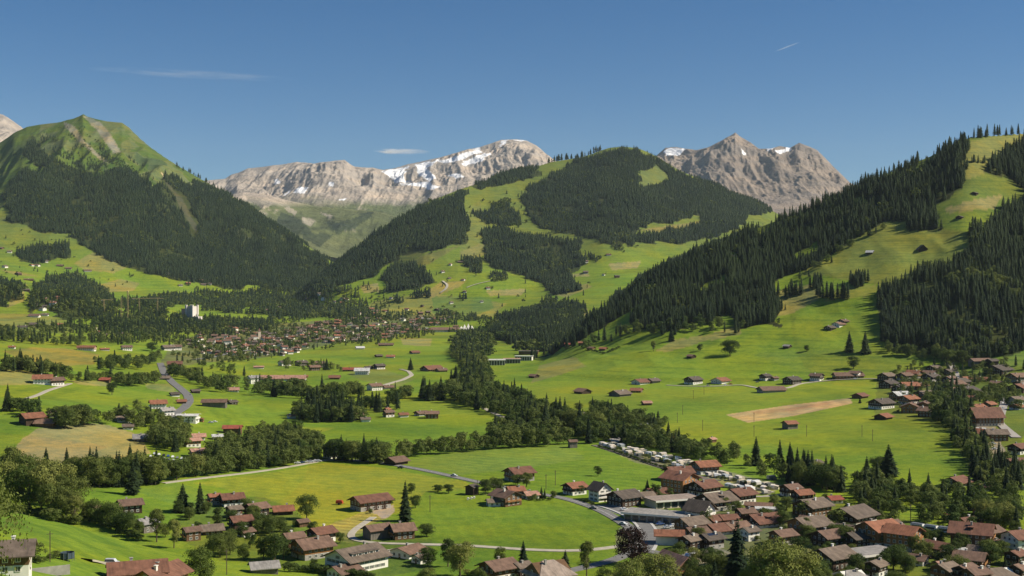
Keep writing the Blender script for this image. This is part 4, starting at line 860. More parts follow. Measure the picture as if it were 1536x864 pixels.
def gable_body(L, W, z0, ze, zr):
    x, y = L / 2, W / 2
    V = [(-x,-y,z0),(x,-y,z0),(x,y,z0),(-x,y,z0),(-x,-y,ze),(x,-y,ze),(x,y,ze),(-x,y,ze),(-x,0,zr),(x,0,zr)]
    F = [(0,1,5,4),(2,3,7,6),(1,2,6,9,5),(3,0,4,8,7),(4,5,9,8),(6,7,8,9),(0,3,2,1)]
    return V, F
def gable_roof(L, W, ze, zr, ov, og, th, hip=0):
    """two slabs meeting at the ridge, eaves out by ov, gables out by og; hip cuts the ridge ends"""
    s = (zr - ze) / (W / 2); yo = W / 2 + ov; x = L / 2 + og; xr = x - hip
    V = []; 
    for dz in (0, th):
        V += [(-x,-yo,zr - s * yo + dz),(x,-yo,zr - s * yo + dz),(xr,0,zr + dz),(-xr,0,zr + dz),(x,yo,zr - s * yo + dz),(-x,yo,zr - s * yo + dz)]
    F = [(6,7,8,9),(9,8,10,11),(0,3,2,1),(3,5,4,2),(0,1,7,6),(4,5,11,10)]
    if hip: F += [(7,10,8),(11,6,9),(1,2,4),(5,3,0),(1,4,10,7),(5,0,6,11)]
    else: F += [(1,2,8,7),(2,4,10,8),(5,3,9,11),(3,0,6,9)]
    return V, F
_wf, _wp, _ws = {}, {}, {}
def win_mesh(wd, ht, sh):
    k = (round(wd, 1), round(ht, 1), sh)
    if k not in _wf:
        g = G(); wd, ht = k[0], k[1]; f = .12
        g.box(-wd/2-f, wd/2+f, -.06, .05, -ht/2-f, -ht/2); g.box(-wd/2-f, wd/2+f, -.06, .05, ht/2, ht/2+f); g.box(-wd/2-f, -wd/2, -.06, .05, -ht/2, ht/2); g.box(wd/2, wd/2+f, -.06, .05, -ht/2, ht/2); g.box(-.04, .04, -.055, .04, -ht/2, ht/2)
        if sh:
            g.box(-wd/2-f-wd*.5, -wd/2-f-.01, -.075, -.01, -ht/2, ht/2, mi=1); g.box(wd/2+f+.01, wd/2+f+wd*.5, -.075, -.01, -ht/2, ht/2, mi=1)
        me = bpy.data.meshes.new('window'); me.from_pydata(g.V, [], g.F); me.materials.append(M_FRAME); me.materials.append(M_SHUT); me.polygons.foreach_set('material_index', g.M); me.update(); _wf[k] = me
        V, F = box_geo(-wd/2, wd/2, -.03, .04, -ht/2, ht/2); me = bpy.data.meshes.new('pane'); me.from_pydata(V, [], F); me.materials.append(M_GLASS); me.update(); _wp[k] = me
    return _wf[k], _wp[k]
HOUSES = []
def facing(rz, nx, ny, loc):
    c, s = math.cos(rz), math.sin(rz); wx, wy = nx * c - ny * s, nx * s + ny * c
    return wx * -loc.x + wy * -loc.y
def house(px, py, wpx, rot, roof, wall, label, cat='chalet', k=1.08, st=2, base='wh', pitch=.42, group=None, name=None, dormer=0, balc=True, ov=1.3, hip=0, win=True, Lm=None, Wm=None, solar=False, doors=0, chim=1, dz=0, shut=False):
    if 8 <= abs(rot) <= 36 and wpx > 11: rot = math.copysign(abs(rot) * 1.45 + 3, rot)
    hq = (int(px) * 37 + int(py) * 11) % 10
    if base == 'wh' and wall in ('dw', 'mw', 'ow') and hq < 7: base = None if hq < 5 else 'st'
    p = at(px, py); r = R(rot)
    if Lm is None:
        m = wpx / FPX * p.y                                     # width across the view, in metres
        Wm = m / (abs(math.cos(r)) * k + abs(math.sin(r))) * .99; Lm = Wm * k
    L, W = Lm, Wm
    d = abs(math.sin(r)) * L / 2 + abs(math.cos(r)) * W / 2
    Y = p.y + d * .8; X = (px - CX) / FPX * Y; z = min(ground(X, Y), p.z + 1.5) + dz
    loc = Vector((X, Y, z)); rz = r
    big = wpx >= 17
    hs = max(2.2, min(2.6, W * .22)); ze = hs * st + .3; zr = ze + W / 2 * pitch
    ov = min(ov + .3, W * .15)
    nm = name or {'chalet': 'chalet', 'barn': 'barn', 'hut': 'hut', 'house': 'house'}.get(cat, cat.replace(' ', '_'))
    tiny = wpx < 11
    rm = ROOF[roof]; wm = WALL[wall]; bm = WALL[base or wall]
    h1 = hs * (.95 if st > 1 else .55) if base else 0
    def roofgeo():
        return gable_roof(L, W, ze, zr, ov, ov * .9, .28, hip * W / 2)
    if tiny:
        g = G(); g.add(gable_body(L, W, h1 - (3 if not base else 0), ze, zr - .05), 1)
        if base: g.box(-L/2-.06, L/2+.06, -W/2-.06, W/2+.06, -3, h1, mi=2)
        g.add(roofgeo(), 0)
        if chim: g.box(L*.1, L*.1+.9, -W*.2, -W*.2+.9, ze, zr + .9, mi=2)
        for sx in (-.28, 0.02, .3):
            g.box(L*sx-.5, L*sx+.5, -W/2-.1, -W/2+.1, ze-1.7, ze-.6, mi=3)
        for sy in (-.22, .22):
            g.box(L/2-.1, L/2+.1, W*sy-.5, W*sy+.5, ze-1.7, ze-.6, mi=3); g.box(-L/2-.1, -L/2+.1, W*sy-.5, W*sy+.5, ze-1.7, ze-.6, mi=3)
        o = g.make(nm, [rm, wm, bm, M_GLASS]); o.location = loc; o.rotation_euler = (0, 0, rz)
        return tag(o, label, cat, group)
    e = tag(empty(nm, loc, rz), label, cat, group)
    G().add(gable_body(L, W, h1 if base else -3, ze, zr - .05)).make('wall', wm, e)
    if base: G().box(-L/2+.05, L/2-.05, -W/2+.05, W/2-.05, -3, h1 - .01).make('ground_floor_wall', bm, e)
    ro = G().add(roofgeo()).make('roof', rm, e)
    rg = random.Random(int(px * 13 + py * 7))
    for q in range(chim):
        cx_, cy_ = L * rg.uniform(-.3, .3), W * rg.choice((-.14, .12)); zt = zr + .8
        g = G(); g.box(cx_-.4, cx_+.4, cy_-.4, cy_+.4, ze, zt); g.box(cx_-.55, cx_+.55, cy_-.55, cy_+.55, zt, zt+.18); g.make('chimney', WALL['st'] if rg.random() < .6 else WALL['wh'], ro)
    for q in range(dormer):
        dx = L * ((q + .5) / dormer - .5) * .75; dwd = 1.1; s = (zr - ze) / (W / 2); y0 = -W * .36; zb = zr - s * abs(y0) + .2
        g = G(); g.box(dx-dwd, dx+dwd, y0, -W*.08, zb-.6, zb+1.0); g.make('dormer', wm, ro)
        g = G(); g.box(dx-dwd-.3, dx+dwd+.3, y0-.4, -W*.02, zb+1.0, zb+1.2); g.make('dormer_roof', rm, ro)
        V, F = box_geo(dx-dwd+.3, dx+dwd-.3, y0-.05, y0+.05, zb-.1, zb+.8); link_mesh('pane', V, F, M_GLASS, ro)
    if solar:
        s = (zr - ze) / (W / 2); a, b_ = .25 * W, .05 * W
        V = [(-L*.3,-a,zr-s*a+.36),(L*.3,-a,zr-s*a+.36),(L*.3,-b_,zr-s*b_+.36),(-L*.3,-b_,zr-s*b_+.36)]; V += [(x, y, zz - .1) for x, y, zz in V]
        link_mesh('solar_panel', V, [(0,1,2,3),(7,6,5,4),(0,4,5,1),(1,5,6,2),(2,6,7,3),(3,7,4,0)], M_SOLAR, ro)
    if big and win:
        for (nx, ny, wdt, dist) in ((0, -1, L, W/2), (0, 1, L, W/2), (1, 0, W, L/2), (-1, 0, W, L/2)):
            if facing(rz, nx, ny, loc) < -.35 * loc.length: continue
            ang = math.atan2(ny, nx) + math.pi / 2
            n = max(2, min(7, int(wdt / 3.1)))
            for s_ in range(st + (1 if nx else 0)):
                zz = hs * s_ + hs * .58 if s_ < st else ze + .55
                nn = n if s_ < st else max(1, n // 3)
                if s_ >= st and zr - ze < 2.2: continue
                span = wdt * (.84 if s_ < st else .3)
                for q in range(nn):
                    u = (q + .5) / nn * span - span / 2
                    x, y = (u, ny * (dist + .0)) if ny else (nx * dist, u)
                    fm, pm = win_mesh(1.15, min(1.35, hs * .48), shut)
                    wo = inst('window', fm, e, (x + nx * .03, y + ny * .03, zz), ang); inst('pane', pm, wo)
        # balconies across the gable seen from the valley
        if balc and st >= 2:
            nx = 1 if facing(rz, 1, 0, loc) > facing(rz, -1, 0, loc) else -1
            for s_ in range(1, st):
                zb = hs * s_ + .1; g = G(); x0, x1 = sorted((nx * (L/2 + .09), nx * (L/2 + 1.2)))
                g.box(x0, x1, -W*.42, W*.42, zb-.18, zb); xo = nx * (L/2 + 1.16); g.box(min(xo, xo-nx*.08), max(xo, xo-nx*.08), -W*.42, W*.42, zb+.15, zb+.95)
                for q in range(5): g.box(min(xo, xo-nx*.14), max(xo, xo-nx*.14), -W*.42+q*W*.205, -W*.42+q*W*.205+.14, zb, zb+1.0)
                g.make('balcony', WALL['ow'] if wall in ('mw', 'ow') else wm, e)
        nx = 1 if facing(rz, 1, 0, loc) > facing(rz, -1, 0, loc) else -1
        V, F = box_geo(*sorted((nx*(L/2-.02), nx*(L/2+.07))), -.55, .5, 0, 2.1); link_mesh('door', V, F, WALL['dw'] if base else WALL['mw'], e)
    for q in range(doors):
        V, F = box_geo(L*((q+.5)/doors-.5)*.8-1.4, L*((q+.5)/doors-.5)*.8+1.4, -W/2-.09, -W/2+.02, 0, 2.7); link_mesh('gate', V, F, WALL['dw'], e)
    return e
H = house
# ---- near left
H(1, 861, 74, 10, 'gb', 'mw', 'grey-brown roofed timber house with white ground floor at the left edge of the near meadow', 'house', Lm=14, Wm=11, st=2, balc=False)
H(206, 880, 84, 12, 'rb', 'mw', 'big red-brown roofed chalet on the near meadow beside the silver van', 'chalet', Lm=15, Wm=10, st=2)
H(241, 889, 46, 70, 'rb', 'ow', 'red-brown cross gable wing with orange timber beside the round tree', 'chalet', Lm=15, Wm=9, st=2, pitch=.55, chim=2)
H(396, 861, 44, 12, 'pg', 'gw', 'small grey timber shed with pale roof on the near meadow edge', 'shed', Lm=9, Wm=7, st=1, base=None, win=False, chim=0, name='shed')
H(195, 771, 40, 18, 'br', 'dw', 'dark timber chalet with grey-brown roof in front of a spruce at left', base=None)
H(219, 800, 34, 35, 'pg', 'gw', 'chalet under a broad pale grey roof half hidden by slim trees', pitch=.5, base=None)
H(137, 776, 24, 70, 'br', 'dw', 'brown roofed house buried in trees left of the dark timber chalet')
H(287, 812, 30, 22, 'br', 'mw', 'brown roofed chalet left of the one with two skylights')
H(317, 803, 38, 14, 'gb', 'dw', 'low grey-brown roofed chalet with skylights in the left village', st=1)
H(361, 796, 38, 20, 'rb', 'dw', 'dark chalet with bright red-brown roof in the middle of the left village')
H(351, 778, 26, 25, 'gb', 'mw', 'grey-brown roofed chalet behind the bright red-brown one')
H(348, 761, 38, 15, 'rb', 'dw', 'long dark chalet with red and dark roof at the back of the left village')
H(321, 758, 22, 20, 'or', 'mw', 'small red roofed house with white base beside two dark spruces')
H(385, 776, 38, 28, 'br', 'dw', 'dark gabled house with brown roof at the right of the left village')
H(424, 773, 34, 12, 'or', 'dw', 'single bright orange-red roof at the edge of the yellow meadow', st=1, base=None, win=False)
H(453, 791, 22, 25, 'br', 'mw', 'small brown shed with pale front by the yellow meadow path', 'shed', st=1, chim=0, win=False, name='shed')
H(369, 806, 26, 30, 'br', 'mw', 'half hidden brown roofed house below the bright red-brown chalet', st=1)
H(288, 671, 29, 18, 'pk', 'ow', 'upper of the two orange houses with flat pink roofs', 'house', pitch=.25)
H(297, 687, 28, 18, 'pk', 'ow', 'lower of the two orange houses with flat pink roofs', 'house', pitch=.25)
H(214, 663, 30, 10, 'pg', 'gw', 'grey timber house with pale roof at the right end of the tan field', 'house', base=None, st=1)
H(48, 639, 40, 28, 'or', 'dw', 'dark barn with orange roof at the upper left of the tan field', 'barn', base=None, win=False, chim=0)
H(69, 641, 28, 6, 'br', 'mw', 'low brown shed joined to the orange roofed barn', 'shed', st=1, base=None, win=False, chim=0, name='shed')
H(81, 626, 22, 20, 'gb', 'gw', 'grey roof among the trees above the orange roofed barn', 'house', st=1)
H(183, 634, 24, 25, 'gb', 'gw', 'grey roofed house hidden in trees below the left green field', 'house', st=1)
H(192, 645, 18, 10, 'gb', 'gw', 'second low grey roof in the trees below the left green field', 'house', st=1)
H(237, 614, 28, 14, 'or', 'wh', 'white house with orange roof below the winding road', 'house')
H(250, 624, 24, 25, 'pg', 'wh', 'white house with pale roof at the foot of the winding road', 'house')
H(272, 606, 16, 15, 'or', 'mw', 'small orange roofed house inside the bend of the road', 'house', st=1)
H(262, 595, 16, 20, 'dk', 'dw', 'small dark house left of the winding road', 'house', st=1)
H(293, 590, 15, 20, 'dk', 'dw', 'small dark hut right of the winding road', 'hut', st=1, base=None, win=False, chim=0)
H(322, 611, 36, 4, 'br', 'gw', 'long grey-brown barn standing alone on the green field right of the road', 'barn', st=2, base=None, win=False, chim=0, k=2.0)
H(348, 607, 17, 30, 'dk', 'dw', 'small dark house behind the long grey-brown barn', 'house', st=1)
H(349, 651, 27, 4, 'rd', 'mw', 'square red roofed barn on the green field', 'barn', st=2, base=None, win=False, chim=0, k=1.6)
H(282, 634, 30, 3, 'wh', 'wh', 'white modern building with flat pale roof beside the road', 'building', pitch=.12, name='building')
H(301, 633, 9, 3, 'or', 'ow', 'orange annex beside the white modern building', 'annex', pitch=.12, st=1, name='annex')
H(298, 660, 22, 10, 'pk', 'pkw', 'pink roofed house in the trees above the two orange houses', 'house', st=1)
H(326, 660, 18, 12, 'wh', 'cr', 'pale house in the trees right of the pink roofed one', 'house', st=1)
H(350, 588, 18, 10, 'pk', 'cr', 'pink-orange roofed cottage below the tree belt', 'cottage', st=1, name='cottage')
H(380, 576, 20, 25, 'pg', 'wh', 'white house at the left end of the tree belt', 'house', st=3)
H(64, 577, 32, 10, 'or', 'wh', 'white farmhouse with orange roof on the left hill', 'farmhouse', name='farmhouse')
H(84, 579, 26, 25, 'br', 'mw', 'brown farm building beside the white orange roofed farmhouse', 'barn', st=2)
H(158, 573, 15, 5, 'rd', 'mw', 'small red roofed shed in the left meadow hedgerow', 'shed', st=1, base=None, name='shed', chim=0)
H(247, 570, 17, 10, 'gb', 'gw', 'grey barn below the road near the town', 'barn', st=1, base=None)
# ---- bottom centre
H(496, 688, 23, -38, 'rb', 'wh', 'white house with red roof at the junction of the valley road', 'house', st=3, k=1.1, pitch=.7)
H(594, 698, 36, 32, 'br', 'dw', 'dark barn with brown roof on the far side of the valley road', 'barn', base=None, st=1, win=False, chim=0)
BARN = H(556, 767, 62, 24, 'rb', 'mw', 'big red-brown roofed barn in the yellow meadow with pallets at its front', 'barn', base='st', st=2, k=1.7, chim=0, doors=3, balc=False)
H(566, 810, 44, 24, 'br', 'gw', 'long grey timber barn end of the farmhouse below the yellow meadow', 'barn', base=None, st=2, k=1.6, win=False, chim=0, pitch=.5)
H(603, 810, 40, 14, 'br', 'mw', 'brown roofed dwelling end of the farmhouse below the yellow meadow', 'farmhouse', name='farmhouse', st=2, pitch=.5)
H(440, 822, 36, 20, 'br', 'mw', 'left brown roof of the chalet group at the bottom', st=2)
H(482, 815, 44, 28, 'rb', 'dw', 'dark gabled rear chalet of the group at the bottom', st=2)
H(468, 840, 66, 24, 'br', 'ow', 'front chalet of the group at the bottom with ochre timber gable', st=2)
H(535, 860, 96, 30, 'gb', 'wh', 'big white house with wide grey-brown roof and dormers at the bottom', 'house', dormer=5, st=2, base=None, k=1.2, shut=True)
H(516, 868, 52, 30, 'br', 'wh', 'low brown roofed wing in front of the big white house', 'annex', name='annex', st=1, base=None)
H(612, 838, 54, 36, 'br', 'wh', 'white bungalow with shallow brown roof right of the big white house', 'bungalow', name='bungalow', st=1, base=None, pitch=.3)
H(632, 846, 30, 30, 'gb', 'wh', 'lower white annex in front of the white bungalow', 'annex', name='annex', st=1, base=None, pitch=.3)
H(708, 743, 20, 60, 'dk', 'dw', 'tall dark grey barn beside trees on the bright green field', 'barn', base=None, st=2, win=False, chim=0)
H(759, 760, 48, -32, 'br', 'mw', 'big chalet with cross roof and white base on the edge of the bright field', st=2)
H(773, 748, 28, 10, 'or', 'mw', 'orange tiled rear roof joined to the cross roofed chalet', st=2)
H(740, 760, 22, 8, 'gb', 'wh', 'small white annex at the left foot of the cross roofed chalet', 'annex', st=1, name='annex', base=None)
H(779, 723, 46, 20, 'rb', 'mw', 'brown and pink roofed house behind the cross roofed chalet', 'house', st=2)
H(796, 749, 25, 14, 'pk', 'wh', 'low white garage with orange-pink roof beside two small conifers', 'garage', st=1, base=None, name='garage')
H(748, 872, 60, 24, 'br', 'mw', 'brown roofed chalet at the bottom edge below the large pale tree', st=2)
H(822, 884, 76, 18, 'tan' if 'tan' in ROOF else 'pg', 'mw', 'wide pale hipped roof at the bottom edge left of the drooping tree', 'house', hip=.9, st=2, pitch=.6)
H(782, 868, 34, 40, 'gb', 'dw', 'grey-brown gable at the bottom edge left of the wide hipped roof', st=2)
# ---- centre village
H(859, 672, 14, 8, 'br', 'gw', 'small square barn in front of the tree belt', 'barn', st=2, base=None, win=False, chim=0, k=1.1)
H(862, 743, 36, 22, 'or', 'dw', 'dark chalet with orange-red roof beside the main road')
H(900, 753, 34, -36, 'dk', 'wh', 'white gabled house with dark roof beside the main road', 'house', st=3, base=None, pitch=.75, k=1.0, shut=True)
H(936, 761, 52, 24, 'dk', 'dw', 'wide dark roofed building with white shop front on the main road', 'building', st=2, name='building')
H(966, 752, 34, 14, 'gb', 'dw', 'grey roofed wing behind the shop front on the main road', 'building', st=1, name='building')
H(985, 746, 34, 12, 'rb', 'wh', 'red-brown roofed house right of the small dark spruce', 'house', st=1)
H(1020, 740, 58, -30, 'rb', 'ow', 'large orange timber chalet with layered red-brown roofs by the camp site', st=3)
H(1018, 722, 42, 10, 'rb', 'dw', 'rear red-brown roof of the layered chalet by the camp site', st=2)
H(1056, 745, 50, 24, 'rb', 'dw', 'dark chalet with red-brown roof right of the layered chalet', st=2)
H(1058, 712, 40, 12, 'or', 'mw', 'orange-brown roofed house with white base inside the camp site', 'house', st=2)
H(1110, 757, 48, 22, 'rb', 'dw', 'dark chalet with two white skylights in its red roof', st=2)
H(1074, 767, 62, 20, 'gb', 'dw', 'big dark chalet with grey-brown roof and one wide dormer', st=2, dormer=1)
H(1050, 787, 46, -42, 'dk', 'wh', 'white gabled house with rows of brown shuttered windows in the village', 'house', base=None, st=3, pitch=.75, k=1.05, shut=True)
H(1138, 766, 42, -10, 'br', 'gw', 'long low reddish roofed stable right of the dark chalets', 'stable', name='stable', st=1, base=None, k=2.4, win=False, chim=0)
H(1070, 788, 34, 25, 'rb', 'dw', 'small red-brown roofed house in front of the white gabled house', 'house', st=1)
H(1092, 786, 30, 10, 'rb', 'mw', 'red-brown roofed house right of the small one before the white gable', 'house', st=1)
H(1145, 792, 60, 16, 'rb', 'dw', 'wide red roofed chalet with cross gable in the village middle', dormer=1, st=1)
H(1118, 776, 30, 12, 'br', 'dw', 'brown roof behind the wide red roofed chalet', st=1)
H(1037, 802, 50, 20, 'gb', 'mw', 'grey-brown roofed long house behind the orange roofed barn', 'house', st=2)
H(1078, 803, 46, 18, 'rb', 'mw', 'red roofed house right of the grey-brown long house', 'house', st=1)
H(1004, 818, 43, -6, 'or', 'wh', 'orange roofed barn with white base by the roundabout', 'barn', st=2, base='wh', win=False, chim=0, k=1.5)
H(1035, 826, 36, 26, 'gb', 'dw', 'grey gabled garage with blue doors in the village', 'garage', st=2, name='garage')
H(1066, 824, 40, 20, 'dk', 'dw', 'dark roofed house with solar panels in the village', 'house', st=2, solar=True)
H(1124, 812, 30, 20, 'gb', 'wh', 'grey roofed house half hidden behind the huge spruce', 'house', st=2)
H(1013, 866, 56, -64, 'pk', 'mw', 'long steep pink roof running down to the bottom edge', 'house', st=2, k=1.9, pitch=.8, chim=0)
# ---- lower right village
H(1220, 703, 34, 22, 'gb', 'dw', 'dark gabled barn hidden in the tree line', 'barn', st=1, base=None, win=False)
H(1186, 745, 32, 20, 'br', 'dw', 'dark chalet with brown roof at the right end of the camp site', st=2)
H(1203, 754, 32, 14, 'or', 'dw', 'dark chalet with orange-red roof in front of the tree line', st=2)
H(1218, 776, 58, 22, 'gb', 'mw', 'big brown chalet with weathered striped roof at lower right', st=2)
H(1278, 792, 76, 26, 'gb', 'dw', 'very wide dark gabled chalet with grey-brown roof at lower right', st=2)
H(1214, 806, 64, 18, 'gb', 'ow', 'grey roofed chalet with orange timber end in front of the striped roof', st=2)
H(1318, 822, 66, 18, 'or', 'ow', 'left block of the large orange timber apartment chalet', st=3)
H(1354, 828, 60, -40, 'or', 'ow', 'right block of the large orange timber apartment chalet with balconies', st=3)
H(1243, 822, 50, 18, 'br', 'dw', 'brown roofed chalet left of the orange apartment chalet', st=2)
H(1248, 856, 70, 22, 'gb', 'dw', 'grey-brown roofed chalet with white base left of the glazed hall', st=2)
H(1276, 876, 46, 10, 'pg', 'wh', 'pale grey hipped roof at the bottom edge', 'house', hip=.9, st=1)
H(1313, 866, 38, 30, 'gb', 'dw', 'grey gabled chalet at the bottom edge below the glazed hall', st=2)
H(1375, 849, 38, -24, 'br', 'wh', 'brown roofed house with white wall right of the dark round trees', 'house', st=1)
H(1405, 838, 44, -36, 'rb', 'dw', 'dark chalet with bright white balcony at lower right', st=2)
H(1416, 858, 32, 12, 'pk', 'mw', 'low house with pink roof in front of the white balcony chalet', 'house', st=1)
H(1455, 856, 52, -18, 'br', 'mw', 'brown roofed house below the large red-brown chalet', 'house', st=2)
H(1458, 828, 74, -16, 'rb', 'mw', 'large red-brown roofed chalet right of the railway train', st=3, dormer=1)
H(1460, 838, 38, 0, 'wh', 'wh', 'white flat roofed terrace in front of the large red-brown chalet', 'terrace', name='terrace', st=1, pitch=.05, base=None, chim=0, win=False)
H(1530, 832, 50, 12, 'rb', 'wh', 'white house with red-brown roof at the right edge', 'house', st=3, base=None)
H(1418, 872, 44, 24, 'gb', 'mw', 'brown-grey gable at the bottom edge below the pink roof', st=2)
H(1448, 874, 44, 28, 'br', 'dw', 'dark brown gable at the bottom edge right of the brown-grey one', st=2)
H(1494, 876, 56, 10, 'gb', 'wh', 'wide grey hipped roof at the bottom edge near two small spruces', 'house', hip=.8, st=1)
H(1251, 756, 24, 10, 'rd', 'wh', 'small white house with bright red roof in front of the wood', 'house', st=1, base=None)
H(1435, 731, 44, 26, 'rb', 'dw', 'dark gabled house at the edge of the lower green field', 'house', st=1)
H(1476, 737, 22, 12, 'rb', 'mw', 'small brown house right of the dark gabled one on the field edge', 'house', st=1)
H(1421, 780, 11, 14, 'rd', 'mw', 'tiny red roofed hut behind the railway line', 'hut', st=1, base=None)
_placed = [(1220,703),(1186,745),(1203,754),(1218,776),(1278,792),(1214,806),(1318,822),(1354,828),(1243,822),(1248,856),(1276,876),(1313,866),(1375,849),(1405,838),(1416,858),(1455,856),(1458,828),(1530,832),(1145,792),(1118,776),(1110,757),(1074,767),(1050,787),(1004,818),(1035,826),(1066,824),(1124,812),(1013,866),(1303,850),(1150,772),(988,787),(1092,786)]
_q = random.Random(15); _n = 0
for _ in range(900):
    px, py = _q.uniform(1040, 1530), _q.uniform(770, 880)
    if py > 800 and px < 1240 and py > 830: continue
    if 1340 < px < 1440 and py < 812: continue
    if any(abs(px - a) < 33 and abs(py - b) < 10 for a, b in _placed): continue
    _placed.append((px, py)); _n += 1
    H(px, py, _q.uniform(28, 44), _q.choice((18, 24, -24, 14)), _q.choice(('br','gb','rb','br','dk')), _q.choice(('dw','mw','mw','ow')), 'brown roofed chalet squeezed between the larger ones of the lower right village', st=_q.choice((1, 2)), group='squeezed chalets at lower right')
    if _n > 16: break
_placed = [(1330,572),(1333,583),(1358,571),(1371,568),(1364,586),(1350,590),(1396,573),(1401,557),(1350,601),(1363,607),(1388,600),(1366,620),(1386,618),(1392,626),(1425,576),(1432,584),(1428,590),(1452,594),(1440,580),(1410,603),(1322,614)]; _n = 0
for _ in range(900):
    px, py = _q.uniform(1325, 1536), _q.uniform(558, 615)
    if 1490 < px < 1516 and py > 590 or 1300 < px < 1330 or (px > 1440 and py < 568) : continue
    if any(abs(px - a) < 17 and abs(py - b) < 7 for a, b in _placed): continue
    _placed.append((px, py)); _n += 1
    H(px, py, _q.uniform(18, 26), _q.choice((18, 24, -24, 14)), _q.choice(('br','gb','rb','or','dk')), _q.choice(('dw','mw','mw')), 'brown roofed chalet squeezed between the others of the right village', st=1, group='squeezed chalets of the right village')
    if _n > 12: break
# ---- right village
RV = [(1330,572,28,24,'gb','dw','grey-brown roofed chalet at the upper left end of the right village'),(1333,583,30,24,'dk','dw','dark roofed chalet just below the upper left one of the right village'),(1358,571,24,20,'br','dw','brown chalet left of the orange gable in the right village'),(1371,568,26,-30,'or','mw','chalet with small orange gable at the top of the right village'),
 (1364,586,24,4,'or','mw','square bright orange roof in the middle of the right village'),(1350,590,26,26,'dk','dw','dark gable between the bright orange roof and the field'),(1396,573,30,24,'dk','dw','long dark chalet left of the tall leafy tree in the right village'),(1401,557,22,20,'gb','dw','grey roof below the leafy tree at the top of the right village'),
 (1350,601,30,12,'wh','mw','house under a bright bluish white roof in the right village'),(1363,607,30,20,'or','mw','orange-red roofed chalet behind the twin brown gables'),(1388,600,30,16,'gb','mw','grey-brown roofed chalet behind the twin brown gables'),(1366,620,34,66,'br','ow','left of the twin broad brown gables above the field'),(1386,618,34,66,'br','ow','right of the twin broad brown gables above the field'),(1392,626,32,-40,'br','mw','lowest brown chalet below the twin gables'),(1410,603,24,20,'dk','dw','dark chalet right of the grey-brown roofed one'),
 (1322,614,38,20,'dk','dw','wide dark chalet standing alone at the left of the right village'),(1425,576,24,24,'br','dw','brown chalet beside the street at the top of the right village'),(1432,584,32,18,'br','mw','chalet with long brown roof right of the grove'),(1428,590,22,4,'pk','cr','cream house with square pink roof in the right village'),(1452,594,36,26,'dk','dw','dark gable beside the pink roofed cream house'),(1440,580,30,22,'dk','dw','dark long roof above the pink roofed cream house')]
for q in RV: H(*q, st=2 if q[2] > 22 else 1)
H(1470, 550, 34, 8, 'br', 'gw', 'long pale brown barn on the slope above the right village', 'barn', base=None, win=False, chim=0, k=2.0)
H(1488, 549, 18, 14, 'dk', 'dw', 'dark barn end joined to the long pale brown barn', 'barn', base=None, win=False, chim=0)
H(1498, 564, 44, 24, 'dk', 'dw', 'wide dark chalet above the bushes near the right edge')
H(1526, 573, 32, 14, 'br', 'mw', 'brown roofed chalet at the right edge above the bushes')
H(1530, 590, 36, 24, 'rb', 'dw', 'dark chalet with reddish roof at the right edge below the bushes')
H(1478, 640, 46, 6, 'rb', 'mw', 'large hotel with steep red-brown roof beside the village street', 'hotel', name='hotel', st=3, k=1.4, pitch=.8, base='cr')
H(1468, 661, 36, -30, 'or', 'wh', 'white house with orange-red roof below the hotel', 'house', st=2)
H(1463, 650, 30, -8, 'wh', 'mw', 'pale flat roof just below the hotel', 'annex', name='annex', st=1, pitch=.08, base=None, chim=0)
H(1494, 662, 30, -4, 'gb', 'mw', 'ochre-brown house right of the orange-red roof', 'house', st=2)
H(1525, 608, 26, 16, 'gb', 'st', 'grey house at the right edge beside parked cars', 'house')
H(1528, 682, 32, 20, 'rb', 'dw', 'dark chalet with red-brown roof at the right edge below the street')
H(1522, 706, 34, 14, 'rb', 'mw', 'red-brown roofed house at the right edge in the trees', 'house')
# ---- right meadows
H(1290, 598, 25, 28, 'rb', 'mw', 'brown hut at the end of the tan strip', 'hut', st=1, base=None, win=False, chim=0)
H(1325, 630, 28, 28, 'or', 'dw', 'dark hut with orange roof below the wide dark chalet', 'hut', st=1, base=None, win=False, chim=0)
H(1185, 644, 22, 12, 'or', 'gw', 'grey hut with orange roof alone on the wide green field', 'hut', st=2, base=None, win=False, chim=0)
H(1272, 568, 44, 4, 'br', 'mw', 'long brown farm building at the foot of the hillside', 'farmhouse', name='farmhouse', st=1, k=2.2)
H(1283, 567, 20, -40, 'br', 'wh', 'white gabled end of the long brown farm building', 'house')
H(1225, 572, 22, -24, 'br', 'dw', 'dark chalet left of the long brown farm building')
H(1188, 577, 28, 22, 'dk', 'dw', 'dark chalet right of the large pale barn')
H(1157, 589, 42, 8, 'br', 'gw', 'large pale brown roofed barn on the lane', 'barn', base='st', st=1, k=1.7, chim=0)
H(1162, 571, 12, 18, 'br', 'mw', 'tiny brown chalet behind the large pale barn', 'chalet', st=1)
H(1148, 571, 18, 24, 'dk', 'dw', 'dark chalet behind the left end of the large pale barn')
H(1081, 576, 30, 28, 'or', 'wh', 'white and timber chalet with red roof on the lane', st=1)
H(1040, 577, 28, 24, 'dk', 'dw', 'dark chalet at the left end of the lane')
H(961, 577, 28, 24, 'rb', 'wh', 'farm with red roof and pale wall on the meadow', 'farmhouse', name='farmhouse', st=1)
H(980, 575, 20, 20, 'gb', 'gw', 'grey barn wing joined to the red roofed farm', 'barn', st=1, base=None)
H(930, 595, 34, 26, 'gb', 'gw', 'grey barn above the dark trees of the meadow', 'barn', st=1, base=None, win=False)
H(955, 589, 19, -10, 'or', 'mw', 'orange roofed shed right of the grey barn', 'shed', st=1, base=None, name='shed')
H(874, 591, 26, -36, 'br', 'dw', 'dark square barn alone on the meadow', 'barn', st=1, base=None, win=False, chim=0)
